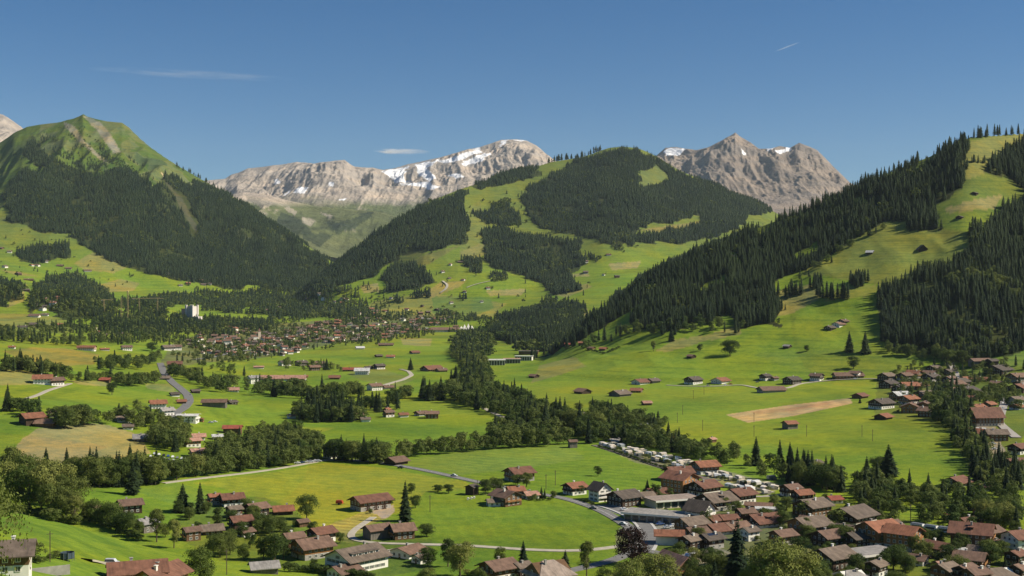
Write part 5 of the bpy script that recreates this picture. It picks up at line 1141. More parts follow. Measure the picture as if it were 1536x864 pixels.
H(801, 567, 16, -30, 'br', 'dw', 'dark hut alone at the foot of the terraced slope', 'hut', st=1, base=None, win=False, chim=0)
H(970, 608, 15, 8, 'pk', 'mw', 'small pink roofed hut in the dark trees', 'hut', st=1, base=None, chim=0)
H(1037, 538, 14, -36, 'br', 'dw', 'lone brown hut on the lower right hillside', 'hut', st=1, base=None, win=False, chim=0)
H(1181, 523, 13, -30, 'pg', 'dw', 'lone dark hut with pale roof on the right meadow', 'hut', st=1, base=None, win=False, chim=0)
H(855, 519, 16, 4, 'rd', 'mw', 'long red roofed barn at the forest foot', 'barn', st=1, base=None, k=1.8)
H(873, 517, 11, -8, 'or', 'mw', 'orange roofed hut right of the long red barn', 'hut', st=1, base=None, chim=0)
H(887, 525, 13, -26, 'br', 'mw', 'brown hut of the pair on the terraced slope', 'hut', st=1, base=None, chim=0)
H(905, 526, 13, -20, 'or', 'mw', 'orange hut of the pair on the terraced slope', 'hut', st=1, base=None, chim=0)
H(856, 497, 10, 8, 'or', 'mw', 'small orange roof at the edge of the dark wood', 'hut', st=1, base=None, chim=0)
H(1265, 486, 17, 24, 'br', 'dw', 'highest of the three chalets on the right hillside', st=1)
H(1258, 491, 20, 24, 'br', 'wh', 'middle one of the three chalets on the right hillside', st=1)
H(1245, 496, 18, 24, 'dk', 'dw', 'lowest of the three chalets on the right hillside', st=1)
H(1305, 382, 13, -20, 'wh', 'dw', 'hut with pale roof high on the right pasture', 'hut', st=1, base=None, win=False, chim=0, pitch=.6)
H(1383, 377, 13, 86, 'dk', 'dw', 'dark triangular hut high on the right pasture', 'hut', st=1, base=None, win=False, chim=0, pitch=.9)
H(1440, 329, 13, 30, 'dk', 'dw', 'dark hut below the tan patch on the right hill', 'hut', st=1, base=None, win=False, chim=0)
H(1462, 293, 12, 30, 'dk', 'dw', 'topmost dark hut on the right hill', 'hut', st=1, base=None, win=False, chim=0)
H(1097, 387, 9, 5, 'rd', 'mw', 'tiny red roofed cabin inside the hillside forest', 'cabin', st=1, base=None, chim=0, name='cabin')
# ---- camp site and river buildings
H(923, 667, 20, 12, 'pg', 'mw', 'long low pale roofed building at the head of the camp site', 'building', st=1, name='building', base=None)
H(970, 645, 24, 14, 'pg', 'gw', 'upper of the grey roofed sheds behind the river trees', 'shed', st=1, base=None, name='shed')
H(983, 652, 22, 12, 'pg', 'gw', 'lower of the grey roofed sheds behind the river trees', 'shed', st=1, base=None, name='shed')
H(1010, 660, 14, 20, 'or', 'mw', 'orange roof in the river trees left of the field edge', 'house', st=1)
H(1068, 664, 14, 26, 'pk', 'mw', 'pale orange gable at the edge of the wide green field', 'house', st=1)
# ---- middle distance left and centre
MD = [(478,608,14,6,'pk','wh','narrow white house with pink roof among dark trees','house'),(583,626,18,20,'br','mw','brown chalet in the hamlet of the middle field','chalet'),(580,618,12,70,'or','mw','tall gabled orange house in the hamlet of the middle field','house'),(605,626,16,14,'or','cr','orange roofed cottage in the hamlet of the middle field','cottage'),(632,624,22,24,'br','mw','brown roofed barn at the right of the hamlet','barn'),(648,628,20,6,'br','mw','low brown shed at the right end of the hamlet','shed'),(437,628,14,20,'gb','wh','white house at the left of the dark trees','house'),(535,630,20,14,'br','mw','brown house under the dark trees of the middle field','house'),(548,633,16,10,'gb','wh','small pale house left of the hamlet','house'),
 (562,586,24,24,'br','wh','chalet with white base in the middle field','chalet'),(582,584,18,18,'br','dw','brown wing right of the white based chalet','barn'),(648,557,36,24,'rb','dw','big dark red barn beside the river trees','barn'),(662,558,18,20,'br','mw','brown wing of the big dark red barn','barn'),(427,549,20,24,'dk','wh','left dark gabled chalet of the far row','chalet'),(452,549,20,24,'dk','dw','second dark chalet of the far row','chalet'),(478,551,22,22,'br','dw','brown roofed chalet of the far row','chalet'),(472,556,18,14,'br','mw','lower brown chalet of the far row','chalet'),
 (528,557,28,4,'rd','mw','long red roofed building in the far fields','building'),(543,562,22,4,'wh','wh','white roofed hall in the far fields','hall'),(553,554,14,22,'dk','dw','dark gable left of two in the far fields','chalet'),(569,554,18,22,'dk','dw','dark gable right of two in the far fields','chalet'),(502,569,16,4,'rb','mw','red-brown barn in the far fields','barn'),(425,571,68,2,'pk','pkw','long pink roofed barracks building','building'),(418,577,12,60,'or','cr','orange gabled end of the long pink building','house'),(455,567,14,4,'or','mw','small orange wing right of the long pink building','annex'),(586,537,12,2,'or','ow','bright orange barn alone in the far green field','barn'),(568,536,12,20,'dk','dw','dark barn left of the bright orange barn','barn'),(579,519,22,2,'br','mw','long brown barn in the upper far field','barn'),(622,531,16,20,'rb','dw','reddish barn by the far bushes','barn'),(540,524,14,10,'wh','wh','white marquee near the edge of the far town','marquee'),
 (388,553,16,10,'pk','mw','pinkish long house before the far town field','house'),(130,526,26,4,'or','pkw','long orange roofed house on the left hill','house'),(157,526,14,20,'or','mw','orange house right of the long one on the left hill','house'),(190,526,18,18,'br','wh','pale chalet on the left hill knoll','chalet'),(252,526,22,24,'gb','gw','grey barn-like chalet on the knoll by the town','chalet'),(264,525,18,18,'br','wh','white based chalet beside the grey one on the knoll','chalet'),(262,552,24,10,'rb','mw','red-brown house at the top of the winding road','house'),(18,523,10,10,'or','cr','small orange roofed house at the left edge','house'),(52,476,16,6,'br','cr','cream house with brown roof on the left meadow','house'),(68,474,10,10,'gb','gw','grey shed beside the cream house','shed'),(34,493,16,16,'dk','wh','white based chalet on the left meadow hamlet','chalet'),(50,491,18,20,'dk','dw','dark chalet on the left meadow hamlet','chalet'),(76,491,12,20,'dk','wh','small white chalet of the left meadow hamlet','chalet'),(88,489,14,14,'or','mw','orange roof of the left meadow hamlet','chalet'),
 (38,437,14,20,'dk','dw','dark chalet at the edge of the wooded knoll','chalet'),(43,421,14,10,'br','mw','long brown chalet on the left slope','chalet'),(90,400,10,14,'br','mw','lower chalet of the slope group','chalet'),(103,404,10,14,'br','mw','upper chalet of the slope group','chalet'),(131,408,14,20,'br','wh','pale farm on the left meadow slope','farm')]
for q in MD: H(*q, st=2 if q[2] > 16 and q[7] not in ('barn', 'building') else 1, k=3.4 if q[2] > 60 else 2.3 if 'long' in q[6] else 1.2)
# ---- the town at the valley head
def town(poly, n, wmin, wmax, label, group, seed, roofs=('br','gb','rb','br','gb','dk','or'), walls=('dw','mw','mw','wh','cr'), cat='chalet'):
    g = random.Random(seed); pts = []; xs = [p[0] for p in poly]; ys = [p[1] for p in poly]; k = 0
    while len(pts) < n and k < 6000:
        k += 1; x, y = g.uniform(min(xs), max(xs)), g.uniform(min(ys), max(ys))
        if not in_poly(np.array(x), np.array(y), poly): continue
        if any(abs(x - a) < 8.0 and abs(y - b) < 2.4 for a, b in pts): continue
        pts.append((x, y))
    for x, y in pts:
        H(x, y, g.uniform(wmin, wmax), g.choice((15, 25, -25, 70, 5, -10)), g.choice(roofs), g.choice(walls), label, cat, st=g.choice((1, 2, 2)), group=group)
town([(268,512),(330,493),(400,498),(420,512),(390,530),(300,533)], 58, 8, 10.9, 'brown roofed chalet packed in the left part of the town below the white hotel', 'town chalets below the hotel', 1)
town([(395,505),(470,486),(480,515),(430,535),(392,535)], 42, 8, 10.9, 'brown roofed chalet packed in the middle of the town at the valley head', 'town chalets in the middle', 2)
town([(470,488),(530,474),(600,490),(620,503),(560,512),(475,520)], 66, 8, 10.9, 'brown roofed chalet packed in the right part of the town below the pastures', 'town chalets on the right', 3, ('br','gb','br','gb','dk','rb','or'))
town([(535,470),(560,462),(590,468),(575,488),(540,486)], 10, 7, 10, 'reddish roofed chalet in the upper town at the edge of the pasture', 'upper town chalets', 4, ('or','rb','br'))
town([(600,480),(655,462),(690,468),(680,482),(620,495)], 13, 7, 10, 'chalet in the hamlet between the town and the white peaked hall', 'hamlet chalets by the peaked hall', 5)
town([(385,442),(500,440),(545,450),(470,470),(400,475)], 20, 6, 10, 'small chalet scattered in the trees above the town', 'chalets in the trees above the town', 6)
town([(45,450),(85,440),(90,462),(60,472)], 9, 8, 10.9, 'chalet at the foot of the wooded knoll on the left', 'chalets at the wooded knoll', 7)
town([(130,490),(240,492),(250,505),(150,506)], 10, 7, 10.5, 'chalet among the trees below the white hotel hill', 'chalets below the hotel hill', 8)
town([(240,402),(330,420),(350,436),(250,428)], 8, 6, 9, 'small farmhouse scattered along the meadow foot of the green mountain', 'farms at the mountain foot', 9, cat='farmhouse')
town([(560,420),(740,380),(760,450),(600,470)], 14, 5, 8, 'tiny farmhouse scattered over the pastures of the middle hill', 'farms on the middle hill', 10, cat='farmhouse')
town([(880,380),(960,385),(930,425),(860,440)], 6, 5, 8, 'tiny farmhouse in the high meadow behind the right hillside', 'farms in the high meadow', 11, cat='farmhouse')
town([(0,340),(100,400),(60,430),(0,410)], 7, 6, 9, 'small farmhouse on the left meadow slope', 'farms on the left slope', 12, cat='farmhouse')

town([(600,478),(690,482),(700,494),(620,502)], 16, 8, 10.9, 'chalet on the right edge of the town before the white peaked hall', 'chalets at the right town edge', 13, ('br','gb','rb','pg'), ('wh','mw','cr','dw'))
town([(300,528),(480,512),(560,508),(470,524),(340,545)], 18, 9, 12.5, 'larger chalet along the front edge of the town facing the green field', 'chalets at the front town edge', 14, ('br','gb','rb','or'), ('wh','mw','cr','dw'))
# ---------------------------------------------------------------- special buildings
# the castle hotel: square towers round a tall block
p = at(284, 478, 1500); p = Vector(((284 - CX) / FPX * 3150, 3150, 0)); p.z = CY and -(476 - CY) / FPX * 3150
e = tag(empty('castle_hotel', p, R(-22), .86), 'white castle-like hotel with corner turrets rising above the woods', 'hotel')
G().box(-22, -2, -9, 9, -16, 24).make('main_block', WALL['pkw'], e); G().box(-2.2, 20, -12, 12, -16, 33).make('tower_block', WALL['pw'], e)
for x, y in ((-2, -12), (20, -12), (-2, 12), (20, 12)):
    g = G(); g.box(x - 2.6, x + 2.6, y - 2.6, y + 2.6, -16, 36)
    for a in (-2, 0, 2): g.box(x + a - .6, x + a + .6, y - 2.7, y - 1.7, 36, 37.4); g.box(x + a - .6, x + a + .6, y + 1.7, y + 2.7, 36, 37.4)
    g.make('turret', WALL['pw'], e)
G().box(-23, -1.9, -10, 10, 24, 26).make('roof', ROOF['br'], e); G().box(-1, 19, -11, 11, 33, 34).make('roof', ROOF['gb'], e)
G().box(20, 42, -14, 6, -16, 3).make('terrace', WALL['pw'], e)
for lv in range(9):
    for q in range(5):
        V, F = box_geo(1.5 + q * 3.6, 3.2 + q * 3.6, -12.15, -11.9, 1 + lv * 3.4, 2.9 + lv * 3.4); link_mesh('window', V, F, M_GLASS, e)
# the peaked white hall with its long brown building
p = at(700, 498)
e = tag(empty('peaked_hall', p, R(6)), 'white hall with a row of tent-like peaks at the edge of the town', 'hall')
g = G(); g.box(-18, 18, -9, 9, -2, 6); g.make('wall', WALL['wh'], e)
g = G()
for k, (x, hh) in enumerate(((-13, 9), (-5, 13), (4, 15), (13, 10))):
    i = len(g.V); g.V += [(x - 5.5, -10, 6.01), (x + 5.5, -10, 6.01), (x + 5.5, 10, 6.01), (x - 5.5, 10, 6.01), (x, 0, 6 + hh)]; g.F += [(i, i+1, i+4), (i+1, i+2, i+4), (i+2, i+3, i+4), (i+3, i, i+4)]; g.M += [0]*4
g.make('roof', WALL['wh'], e)
H(668, 498, 42, 2, 'br', 'cr', 'long brown roofed building left of the white peaked hall', 'building', st=2, k=2.6, name='building')
# church with pointed spire
p = at(389, 509)
e = tag(empty('church', p, R(20)), 'small church with a pale square tower in the town', 'church'); 
G().box(-3, 3, -3, 3, -2, 17).make('tower', WALL['cr'], e)
G().add(([(-3.3,-3.3,17),(3.3,-3.3,17),(3.3,3.3,17),(-3.3,3.3,17),(0,0,25)], [(0,1,4),(1,2,4),(2,3,4),(3,0,4),(3,2,1,0)])).make('spire', ROOF['br'], e)
G().add(gable_body(16, 8, -2, 6, 10)).make('nave', WALL['wh'], e).location = (-11, 0, 0)
G().add(gable_roof(16, 8, 6, 10.05, .5, .4, .2)).make('roof', ROOF['br'], e).location = (-11, 0, 0)
# white row houses and big shops of the town centre
for k, (px, py, wpx) in enumerate(((318,516,11),(330,513,12),(341,517,13),(350,511,12),(337,509,10))):
    H(px, py, wpx, 10, 'br', 'wh', 'bright white hotel front in the middle of the town centre', 'hotel', st=3, group='white town centre hotels', base=None)
# commercial halls by the river
def flat(px, py, L, W, h, rot, wall, roofm, label, cat, nm, fascia=None, glazed=True):
    p = at(px, py); r = R(rot); d = abs(math.sin(r)) * L / 2 + abs(math.cos(r)) * W / 2; Y = p.y + d * .8; X = (px - CX) / FPX * Y
    e = tag(empty(nm, (X, Y, ground(X, Y)), r), label, cat)
    G().box(-L/2, L/2, -W/2, W/2, -2, h).make('wall', WALL[wall], e)
    G().box(-L/2-1.2, L/2+1.2, -W/2-1.6, W/2+.8, h+.01, h+.55).make('roof', ROOF[roofm], e)
    g = G(); g.box(-L/2-1.25, L/2+1.25, -W/2-1.66, -W/2-1.58, h-.25, h+.7); g.make('fascia', WALL[fascia or 'wh'], e)
    if glazed:
        n = max(3, int(L / 4))
        for q in range(n):
            x0 = -L/2 + (q + .12) * L / n; V, F = box_geo(x0, x0 + L / n * .76, -W/2-.08, -W/2+.02, .4, h - .9); link_mesh('shop_window', V, F, M_GLASS, e)
    return e
flat(733, 548, 50, 26, 8, 2, 'wh', 'wh', 'long white industrial hall by the river trees', 'hall', 'industrial_hall')
flat(768, 545, 26, 20, 7, 2, 'st', 'pk', 'pinkish industrial hall right of the long white one', 'hall', 'industrial_hall')
flat(786, 541, 28, 18, 7, -8, 'wh', 'wh', 'white hall at the foot of the terraced slope', 'hall', 'industrial_hall')
flat(722, 550, 18, 14, 5, 2, 'mw', 'br', 'low brown shed before the white industrial hall', 'shed', 'shed', glazed=False)
flat(793, 532, 34, 16, 6, -6, 'mw', 'br', 'brown roofed hall behind the white hall at the slope', 'hall', 'industrial_hall', glazed=False)
flat(988, 787, 33, 14, 4.0, -24, 'st', 'pg', 'long flat roofed supermarket beside the main road', 'supermarket', 'supermarket')
flat(1008, 763, 27, 14, 4.2, 22, 'cr', 'tan', 'pale roofed low hall behind the flat roofed supermarket', 'hall', 'hall')
flat(1303, 850, 22, 13, 4.6, 26, 'wh', 'pg', 'glazed white hall with pale curved roof at lower right', 'hall', 'glazed_hall')
flat(1150, 772, 10, 6, 2.6, -10, 'wh', 'wh', 'small white flat roofed garage behind the red roofed chalet', 'garage', 'garage', glazed=False)
p = at(58, 858); e = G().box(-8, 8, -.2, .2, -1.5, 1.1).make('garden_wall', WALL['st']); e.location = p; e.rotation_euler = (0, 0, R(30)); tag(e, 'pale garden wall right of the grey roofed house', 'wall')
# pallets and crates in front of the big barn, a red machine at its left
M_RED = plain_mat('red_paint', (.42,.06,.03), .5, .2); M_TYRE = plain_mat('rubber', (.03,.03,.03), .9, .2); M_WOODP = plain_mat('pale_wood', (.55,.42,.30), .9, .15)
for k in range(9):
    p = at(549 + k * 4.2, 764.5 - k * .9); g = G()
    for s_ in range(3):
        zb = s_ * .55; g.box(-.75, .75, -.6, .6, zb + .12, zb + .5)
        for a in (-.7, 0, .7): g.box(a - .07, a + .07, -.6, .6, zb, zb + .12)
    o = g.make('pallet_stack', WALL['wh'] if k % 2 else M_WOODP); o.location = p; o.rotation_euler = (0, 0, R(24 + (k * 37) % 9)); tag(o, 'pale stacked pallets in the row at the front wall of the big barn', 'pallets', 'pallet stacks at the barn')
def wheel(r_, w_, n=14):
    V = []; F = []
    for s_ in (-w_ / 2, w_ / 2):
        for k in range(n): V.append((r_ * math.cos(6.283 * k / n), s_, r_ * math.sin(6.283 * k / n)))
    F = [(k, (k + 1) % n, n + (k + 1) % n, n + k) for k in range(n)] + [tuple(range(n))[::-1], tuple(range(n, 2 * n))]
    return V, F
p = at(510, 757); e = tag(empty('farm_trailer', p, R(-8)), 'red farm machine parked on the yellow meadow left of the big barn', 'farm machine')
g = G(); g.box(-2.2, 1.6, -1.1, 1.1, .7, 1.9); g.box(-2.0, 1.2, -.9, .9, 1.9, 2.5); g.box(1.6, 3.0, -.08, .08, .7, .85); g.make('body', M_RED, e)
for y in (-1.15, 1.15): link_mesh('wheel', *wheel(.6, .35), M_TYRE, e).location = (-.4, y, .6)
# ---------------------------------------------------------------- vehicles
CARP = {k: plain_mat('car_paint_' + k, v, .3, .03, spec=.6) for k, v in (('silver', (.50,.52,.54)), ('white', (.75,.75,.74)), ('black', (.03,.03,.035)), ('red', (.38,.04,.03)), ('blue', (.05,.10,.25)), ('grey', (.18,.19,.2)))}
def car_body(L=4.4, W=1.75, hb=.85, ht=1.5, van=False):
    """lofted sections along x: bonnet, windscreen, roof, tail"""
    secs = [(-L/2, .45, .70), (-L/2+.15, .28, hb), (-L/2+(.25 if van else .7), .25, hb+.05), (-L/2+(.4 if van else 1.25), .25, ht), (L*(.16 if van else .08), .25, ht+.02), (L*(.30 if van else .24), .25, hb+.08), (L/2-.2, .26, hb-.1), (L/2, .42, .62)]
    V = []; F = []; n = 8
    for x, zb, zt in secs:
        top = max(zt, .6); wt = W / 2 * (.80 if zt > hb + .2 else .96); wb = W / 2; wm = min(hb, zt)
        V += [(x, -wb*.92, zb), (x, -wb, (zb + wm) / 2), (x, -wb*.97, wm), (x, -wt, top), (x, wt, top), (x, wb*.97, wm), (x, wb, (zb + wm) / 2), (x, wb*.92, zb)]
    for s_ in range(len(secs) - 1):
        a = s_ * n
        for k in range(n): F.append((a + k, a + (k + 1) % n, a + n + (k + 1) % n, a + n + k))
    F += [tuple(range(n))[::-1], tuple(range(len(V) - n, len(V)))]
    return V, F
def cabin(L=4.4, W=1.75, hb=.85, ht=1.5, van=False):
    x0, x1, x2, x3 = (-L/2+.3, -L/2+.42, L*.16, L*.29) if van else (-L/2+.8, -L/2+1.28, L*.08, L*.225)
    V = []; 
    for s_ in (-1, 1):
        V += [(x0, s_*W/2*.985, hb+.1), (x3, s_*W/2*.985, hb+.1), (x2, s_*W/2*.835, ht-.1), (x1, s_*W/2*.835, ht-.1)]
    return V, [(0,1,2,3),(7,6,5,4),(0,3,7,4),(1,5,6,2),(3,2,6,7)]
def car(px, py, rot, paint, label, group=None, van=False, Y=None):
    p = at(px, py); p.z += .3 if px > 300 else .05
    e = tag(empty('parked_van' if van else 'car', p, R(rot)), label, 'van' if van else 'car', group)
    a = (4.9, 1.9, 1.0, 1.9, True) if van else ()
    o = link_mesh('body', *car_body(*a), CARP[paint], e, smooth=False)
    link_mesh('windows', *cabin(*a), M_GLASS, e)
    L = a[0] if a else 4.4; W = a[1] if a else 1.75
    for x in (-L*.31, L*.31):
        for y in (-W/2 + .05, W/2 - .05): link_mesh('wheel', *wheel(.33, .22), M_TYRE, e).location = (x, y, .33)
    for y in (-W*.35, W*.35): link_mesh('headlight', *box_geo(L/2-.12, L/2+.015, y-.18, y+.18, .55, .7), WALL['wh'], e)
    return e
car(168, 847, -4, 'silver', 'silver van parked on the drive of the near meadow', van=True)
car(601, 703, 150, 'black', 'dark car leaving the brown roofed barn on the valley road')
car(681, 715, -22, 'silver', 'silver car on the valley road in the middle of the fields')
for k, (px, py, c) in enumerate(((446,696,'white'),(453,695,'blue'),(460,694,'white'),(466,694,'silver'),(473,693,'white'),(478,693,'silver'))): car(px, py, 12, c, 'car parked in the row on the verge left of the white house with red roof', 'cars parked on the verge')
for k in range(22): car(226 + (k % 11) * 6.8 + (k // 11) * 6, 686 + (k % 11) * 1.2 - (k // 11) * 4.2, 100, ('white','silver','grey','white','blue','black')[(k * 5) % 6], 'car in the car park behind the tree row below the orange houses', 'cars in the left car park')
for k, (px, py, r, c) in enumerate(((890,764,-20,'grey'),(896,751,60,'red'),(937,766,20,'white'),(948,769,24,'grey'),(957,772,20,'red'),(963,776,30,'silver'),(975,780,26,'white'),(990,788,24,'blue'),(1001,793,20,'silver'),(1010,791,24,'white'),(935,788,-40,'silver'),(1031,836,70,'blue'),(1024,818,10,'red'),(1040,832,60,'white'),(1175,835,20,'silver'),(1186,838,10,'white'),(1196,841,30,'grey'),(1418,846,0,'white'))):
    car(px, py, r, c, 'car parked along the streets of the centre village', 'cars in the centre village')
for k, (px, py, r, c) in enumerate(((1504,606,75,'white'),(1505,613,75,'silver'),(1500,620,70,'white'),(1503,624,70,'red'),(1512,597,70,'silver'),(1520,596,10,'white'),(1526,597,10,'grey'),(1533,598,10,'white'),(1432,556,60,'black'),(1436,560,60,'blue'),(1421,594,20,'white'),(1484,672,10,'white'),(1492,675,10,'white'),(1490,667,14,'silver'))):
    car(px, py, r, c, 'car parked along the streets of the right village', 'cars in the right village')
for k, (px, py, r, c) in enumerate(((283,602,68,'grey'),(285,594,90,'black'),(322,634,5,'white'),(316,635,5,'silver'),(1088,578,8,'white'),(1096,577,8,'red'),(1062,579,8,'grey'),(1283,569,0,'white'),(1136,574,4,'grey'))):
    car(px, py, r, c, ('car driving on the winding road', 'car driving on the winding road', 'white car beside the white modern building', 'silver car beside the white modern building', 'white car on the lane below the hillside', 'red car on the lane below the hillside', 'grey car on the lane below the hillside', 'white car by the long brown farm building', 'grey car at the right end of the lane')[k], 'cars on the winding road' if k < 2 else None)
# caravans of the camp site
def caravan_mesh():
    g = G(); L, W = 5.6, 2.2
    prof = [(-L/2, .5), (-L/2-.15, 1.2), (-L/2+.25, 2.5), (L/2-.35, 2.55), (L/2+.15, 1.3), (L/2, .5)]
    V = [(x, -W/2, z) for x, z in prof] + [(x, W/2, z) for x, z in prof]; n = len(prof)
    g.add((V, [tuple(range(n)), tuple(range(n, 2*n))[::-1]] + [(k, n + k, n + (k+1) % n, (k+1) % n) for k in range(n)]), 0)
    g.box(-1.8, 1.6, -W/2-.03, W/2+.03, 1.45, 2.05, mi=1)
    for y in (-W/2+.1, W/2-.1):
        V, F = wheel(.33, .2); g.add(([(x, yy + y, z + .33) for x, yy, z in V], F), 2)
    g.box(L/2, L/2+1.1, -.06, .06, .5, .62, mi=2)
    # awning at the side
    V = [(-2.2, -W/2, .05), (1.8, -W/2, .05), (1.8, -W/2-2.4, .05), (-2.2, -W/2-2.4, .05), (-2.2, -W/2-.04, 2.4), (1.8, -W/2-.04, 2.4), (1.8, -W/2-2.4, 1.9), (-2.2, -W/2-2.4, 1.9)]
    g.add((V, [(0,1,2,3), (4,7,6,5), (2,6,7,3), (0,3,7,4), (1,5,6,2)]), 3)
    return g
M_AWN = {'a': plain_mat('awning_beige', (.50,.44,.36), .9, .1), 'b': plain_mat('awning_grey', (.30,.32,.34), .9, .1)}
cm = {}
M_AWN['c'] = plain_mat('awning_dark', (.10,.11,.10), .9, .1); M_AWN['d'] = plain_mat('awning_white', (.62,.61,.58), .9, .05)
for a in M_AWN:
    g = caravan_mesh(); me = bpy.data.meshes.new('caravan'); me.from_pydata(g.V, [], g.F)
    for m in ({'a': WALL['pw'], 'b': CARP['silver'], 'c': WALL['cr'], 'd': CARP['white']}[a], M_GLASS, M_TYRE, M_AWN[a]): me.materials.append(m)
    me.polygons.foreach_set('material_index', g.M); me.update(); cm[a] = me
g_ = random.Random(9)
def camp(pts, n, label, group, ang):
    P = np.array(pts, float); d = np.r_[0, np.cumsum(np.hypot(*np.diff(P, axis=0).T))]
    for k in range(n):
        s = d[-1] * (k + .5 + g_.uniform(-.15, .15)) / n; p = at(float(np.interp(s, d, P[:, 0])) + g_.uniform(-4, 4), float(np.interp(s, d, P[:, 1])) + g_.uniform(-1.6, 1.6))
        if g_.random() < .38: continue
        o = inst('caravan', cm[g_.choice('aabccd')], None, p, R(ang + g_.uniform(-45, 45))); tag(o, label, 'caravan', group)
camp([(901,668),(950,681),(1000,696),(1038,708)], 24, 'white caravan in the long row between hedge and river trees', 'caravans in the long row', 70)
camp([(915,667),(970,682),(1045,703)], 22, 'white caravan in the long row between hedge and river trees', 'caravans in the long row', 60)
camp([(985,681),(1050,701)], 9, 'white caravan in the long row between hedge and river trees', 'caravans in the long row', 60)
camp([(1062,713),(1100,721),(1150,736)], 16, 'white caravan on the right half of the camp site', 'caravans on the right half', 66)
camp([(1078,713),(1120,722),(1165,733)], 13, 'white caravan on the right half of the camp site', 'caravans on the right half', 70)
camp([(1090,731),(1120,735),(1150,742)], 9, 'white caravan on the right half of the camp site', 'caravans on the right half', 60)
camp([(1120,711),(1150,718),(1162,722)], 5, 'white caravan on the right half of the camp site', 'caravans on the right half', 20)
# the railway train
TR0, TR1 = at(1366, 795), at(1428, 803); d = (TR1 - TR0); L = d.length; az = math.atan2(d.y, d.x); nC = 3
e = tag(empty('railway_train', TR0, az), 'pale blue and white railway train behind the orange apartment chalet', 'train')
for k in range(nC):
    x0, x1 = L * k / nC + .4, L * (k + 1) / nC - .4
    co = G().box(x0, x1, -1.4, 1.4, .9, 3.6).make('carriage', CARP['white'], e)
    G().box(x0 + .02, x1 - .02, -1.43, 1.43, .95, 1.7).make('stripe', plain_mat('blue_stripe', (.10,.22,.42), .4, .05) if k == 0 else bpy.data.materials['blue_stripe'], co); G().box(x0 + .8, x1 - .8, -1.425, 1.425, 2.1, 3.0).make('windows', M_GLASS, co); G().box(x0 + .3, x1 - .3, -1.15, 1.15, 3.61, 3.9).make('roof', M_METAL, co)
    for q in (.18, .82):
        xx = x0 + (x1 - x0) * q; G().box(xx - 1.3, xx + 1.3, -1.1, 1.1, .25, .9).make('bogie', M_TYRE, co)
# ---------------------------------------------------------------- roads, lanes and the railway, laid over the land
M_ASPH = plain_mat('asphalt', (.17,.165,.16), .9, .15, .3); M_LANE = plain_mat('pale_lane', (.40,.36,.29), .95, .15, .3); M_CURB = plain_mat('kerb_stone', (.45,.44,.42), .9, .1); M_BALL = plain_mat('railway_ballast', (.15,.13,.11), .95, .25, .8); M_LINE = plain_mat('road_paint', (.75,.75,.72), .8, .05)
def path_pts(pts, step=4.0):
    W_ = [at(*q) for q in pts]; out = []
    for a, b in zip(W_[:-1], W_[1:]):
        n = max(2, int((b - a).length / step))
        out += [a.lerp(b, k / n) for k in range(n)]
    out.append(W_[-1]); P = np.array([[v.x, v.y] for v in out])
    for _ in range(12): P[1:-1] = .25 * P[:-2] + .5 * P[1:-1] + .25 * P[2:]
    return P
def road(name, pts, width, mat, lift=.25, kerb=False, line=False):
    P = path_pts(pts); T = np.gradient(P, axis=0); T /= np.hypot(T[:, 0], T[:, 1])[:, None]; Nn = np.stack([-T[:, 1], T[:, 0]], 1)
    def strip(o0, o1, z0, nm, m, side=False):
        V = []; F = []
        for k in range(len(P)):
            zc = max(ground(*(P[k] + Nn[k] * s)) for s in (-width / 2, 0, width / 2))
            a, b = P[k] + Nn[k] * o0, P[k] + Nn[k] * o1
            V += [(a[0], a[1], zc + z0), (b[0], b[1], zc + z0)]
            if side: V += [(a[0], a[1], zc + z0 - .6), (b[0], b[1], zc + z0 - .6)]
        st = 4 if side else 2
        for k in range(len(P) - 1):
            i = k * st; F.append((i, i + st, i + st + 1, i + 1))
            if side: F += [(i + 2, i + st + 2, i + st, i), (i + 1, i + st + 1, i + st + 3, i + 3)]
        o = link_mesh(nm, V, F, m); o['kind'] = 'structure'
    strip(-width / 2, width / 2, lift, name, mat, True)
    if kerb:
        for s in (-1, 1): strip(*sorted((s * (width / 2 + .02), s * (width / 2 + 1.5))), lift + .12, 'pavement', M_CURB, True)
    if line:
        strip(-.09, .09, lift + .01, 'road_marking', M_LINE)
road('road', [(492,690),(520,690),(560,692),(600,699),(640,706),(680,715),(715,723),(760,732),(800,740),(842,746),(866,753),(893,762),(916,773),(932,783),(944,791)], 6.5, M_ASPH, line=True)
road('road', [(905,758),(923,762),(948,773),(966,785),(975,800),(974,815),(966,826)], 6.5, M_ASPH, kerb=True)
road('road', [(944,791),(952,806),(955,822),(940,834),(908,846),(865,853),(830,862)], 6.0, M_ASPH)
road('road', [(966,826),(985,833),(1020,836),(1050,834)], 6.0, M_ASPH)
road('lane', [(630,817),(700,818),(768,824),(805,826),(868,828),(905,824),(940,818)], 4.5, M_LANE)
road('lane', [(560,776),(545,786),(532,794),(521,803),(524,811),(540,815),(584,816),(640,817)], 3.6, M_LANE)
road('lane', [(620,822),(560,826),(580,838)], 4.0, M_LANE)
road('lane', [(245,725),(300,718),(384,708),(447,698),(490,690)], 4.0, M_LANE)
road('road', [(240,545),(246,560),(258,574),(272,585),(282,594),(284,603),(276,613),(264,621),(255,632),(250,645)], 9, M_ASPH, .5)
road('lane', [(40,598),(72,586),(105,576)], 5, M_LANE, .4)
road('lane', [(1000,578),(1018,579),(1060,580),(1113,577),(1140,583),(1180,583),(1200,575),(1240,571),(1312,568),(1330,570)], 5, M_LANE, .4)
road('road', [(1425,545),(1432,556),(1436,566),(1450,580),(1478,590),(1500,596),(1507,604),(1502,620),(1498,634),(1510,645),(1525,657)], 7, plain_mat('pale_asphalt', (.34,.31,.28), .9, .12, .3), .4)
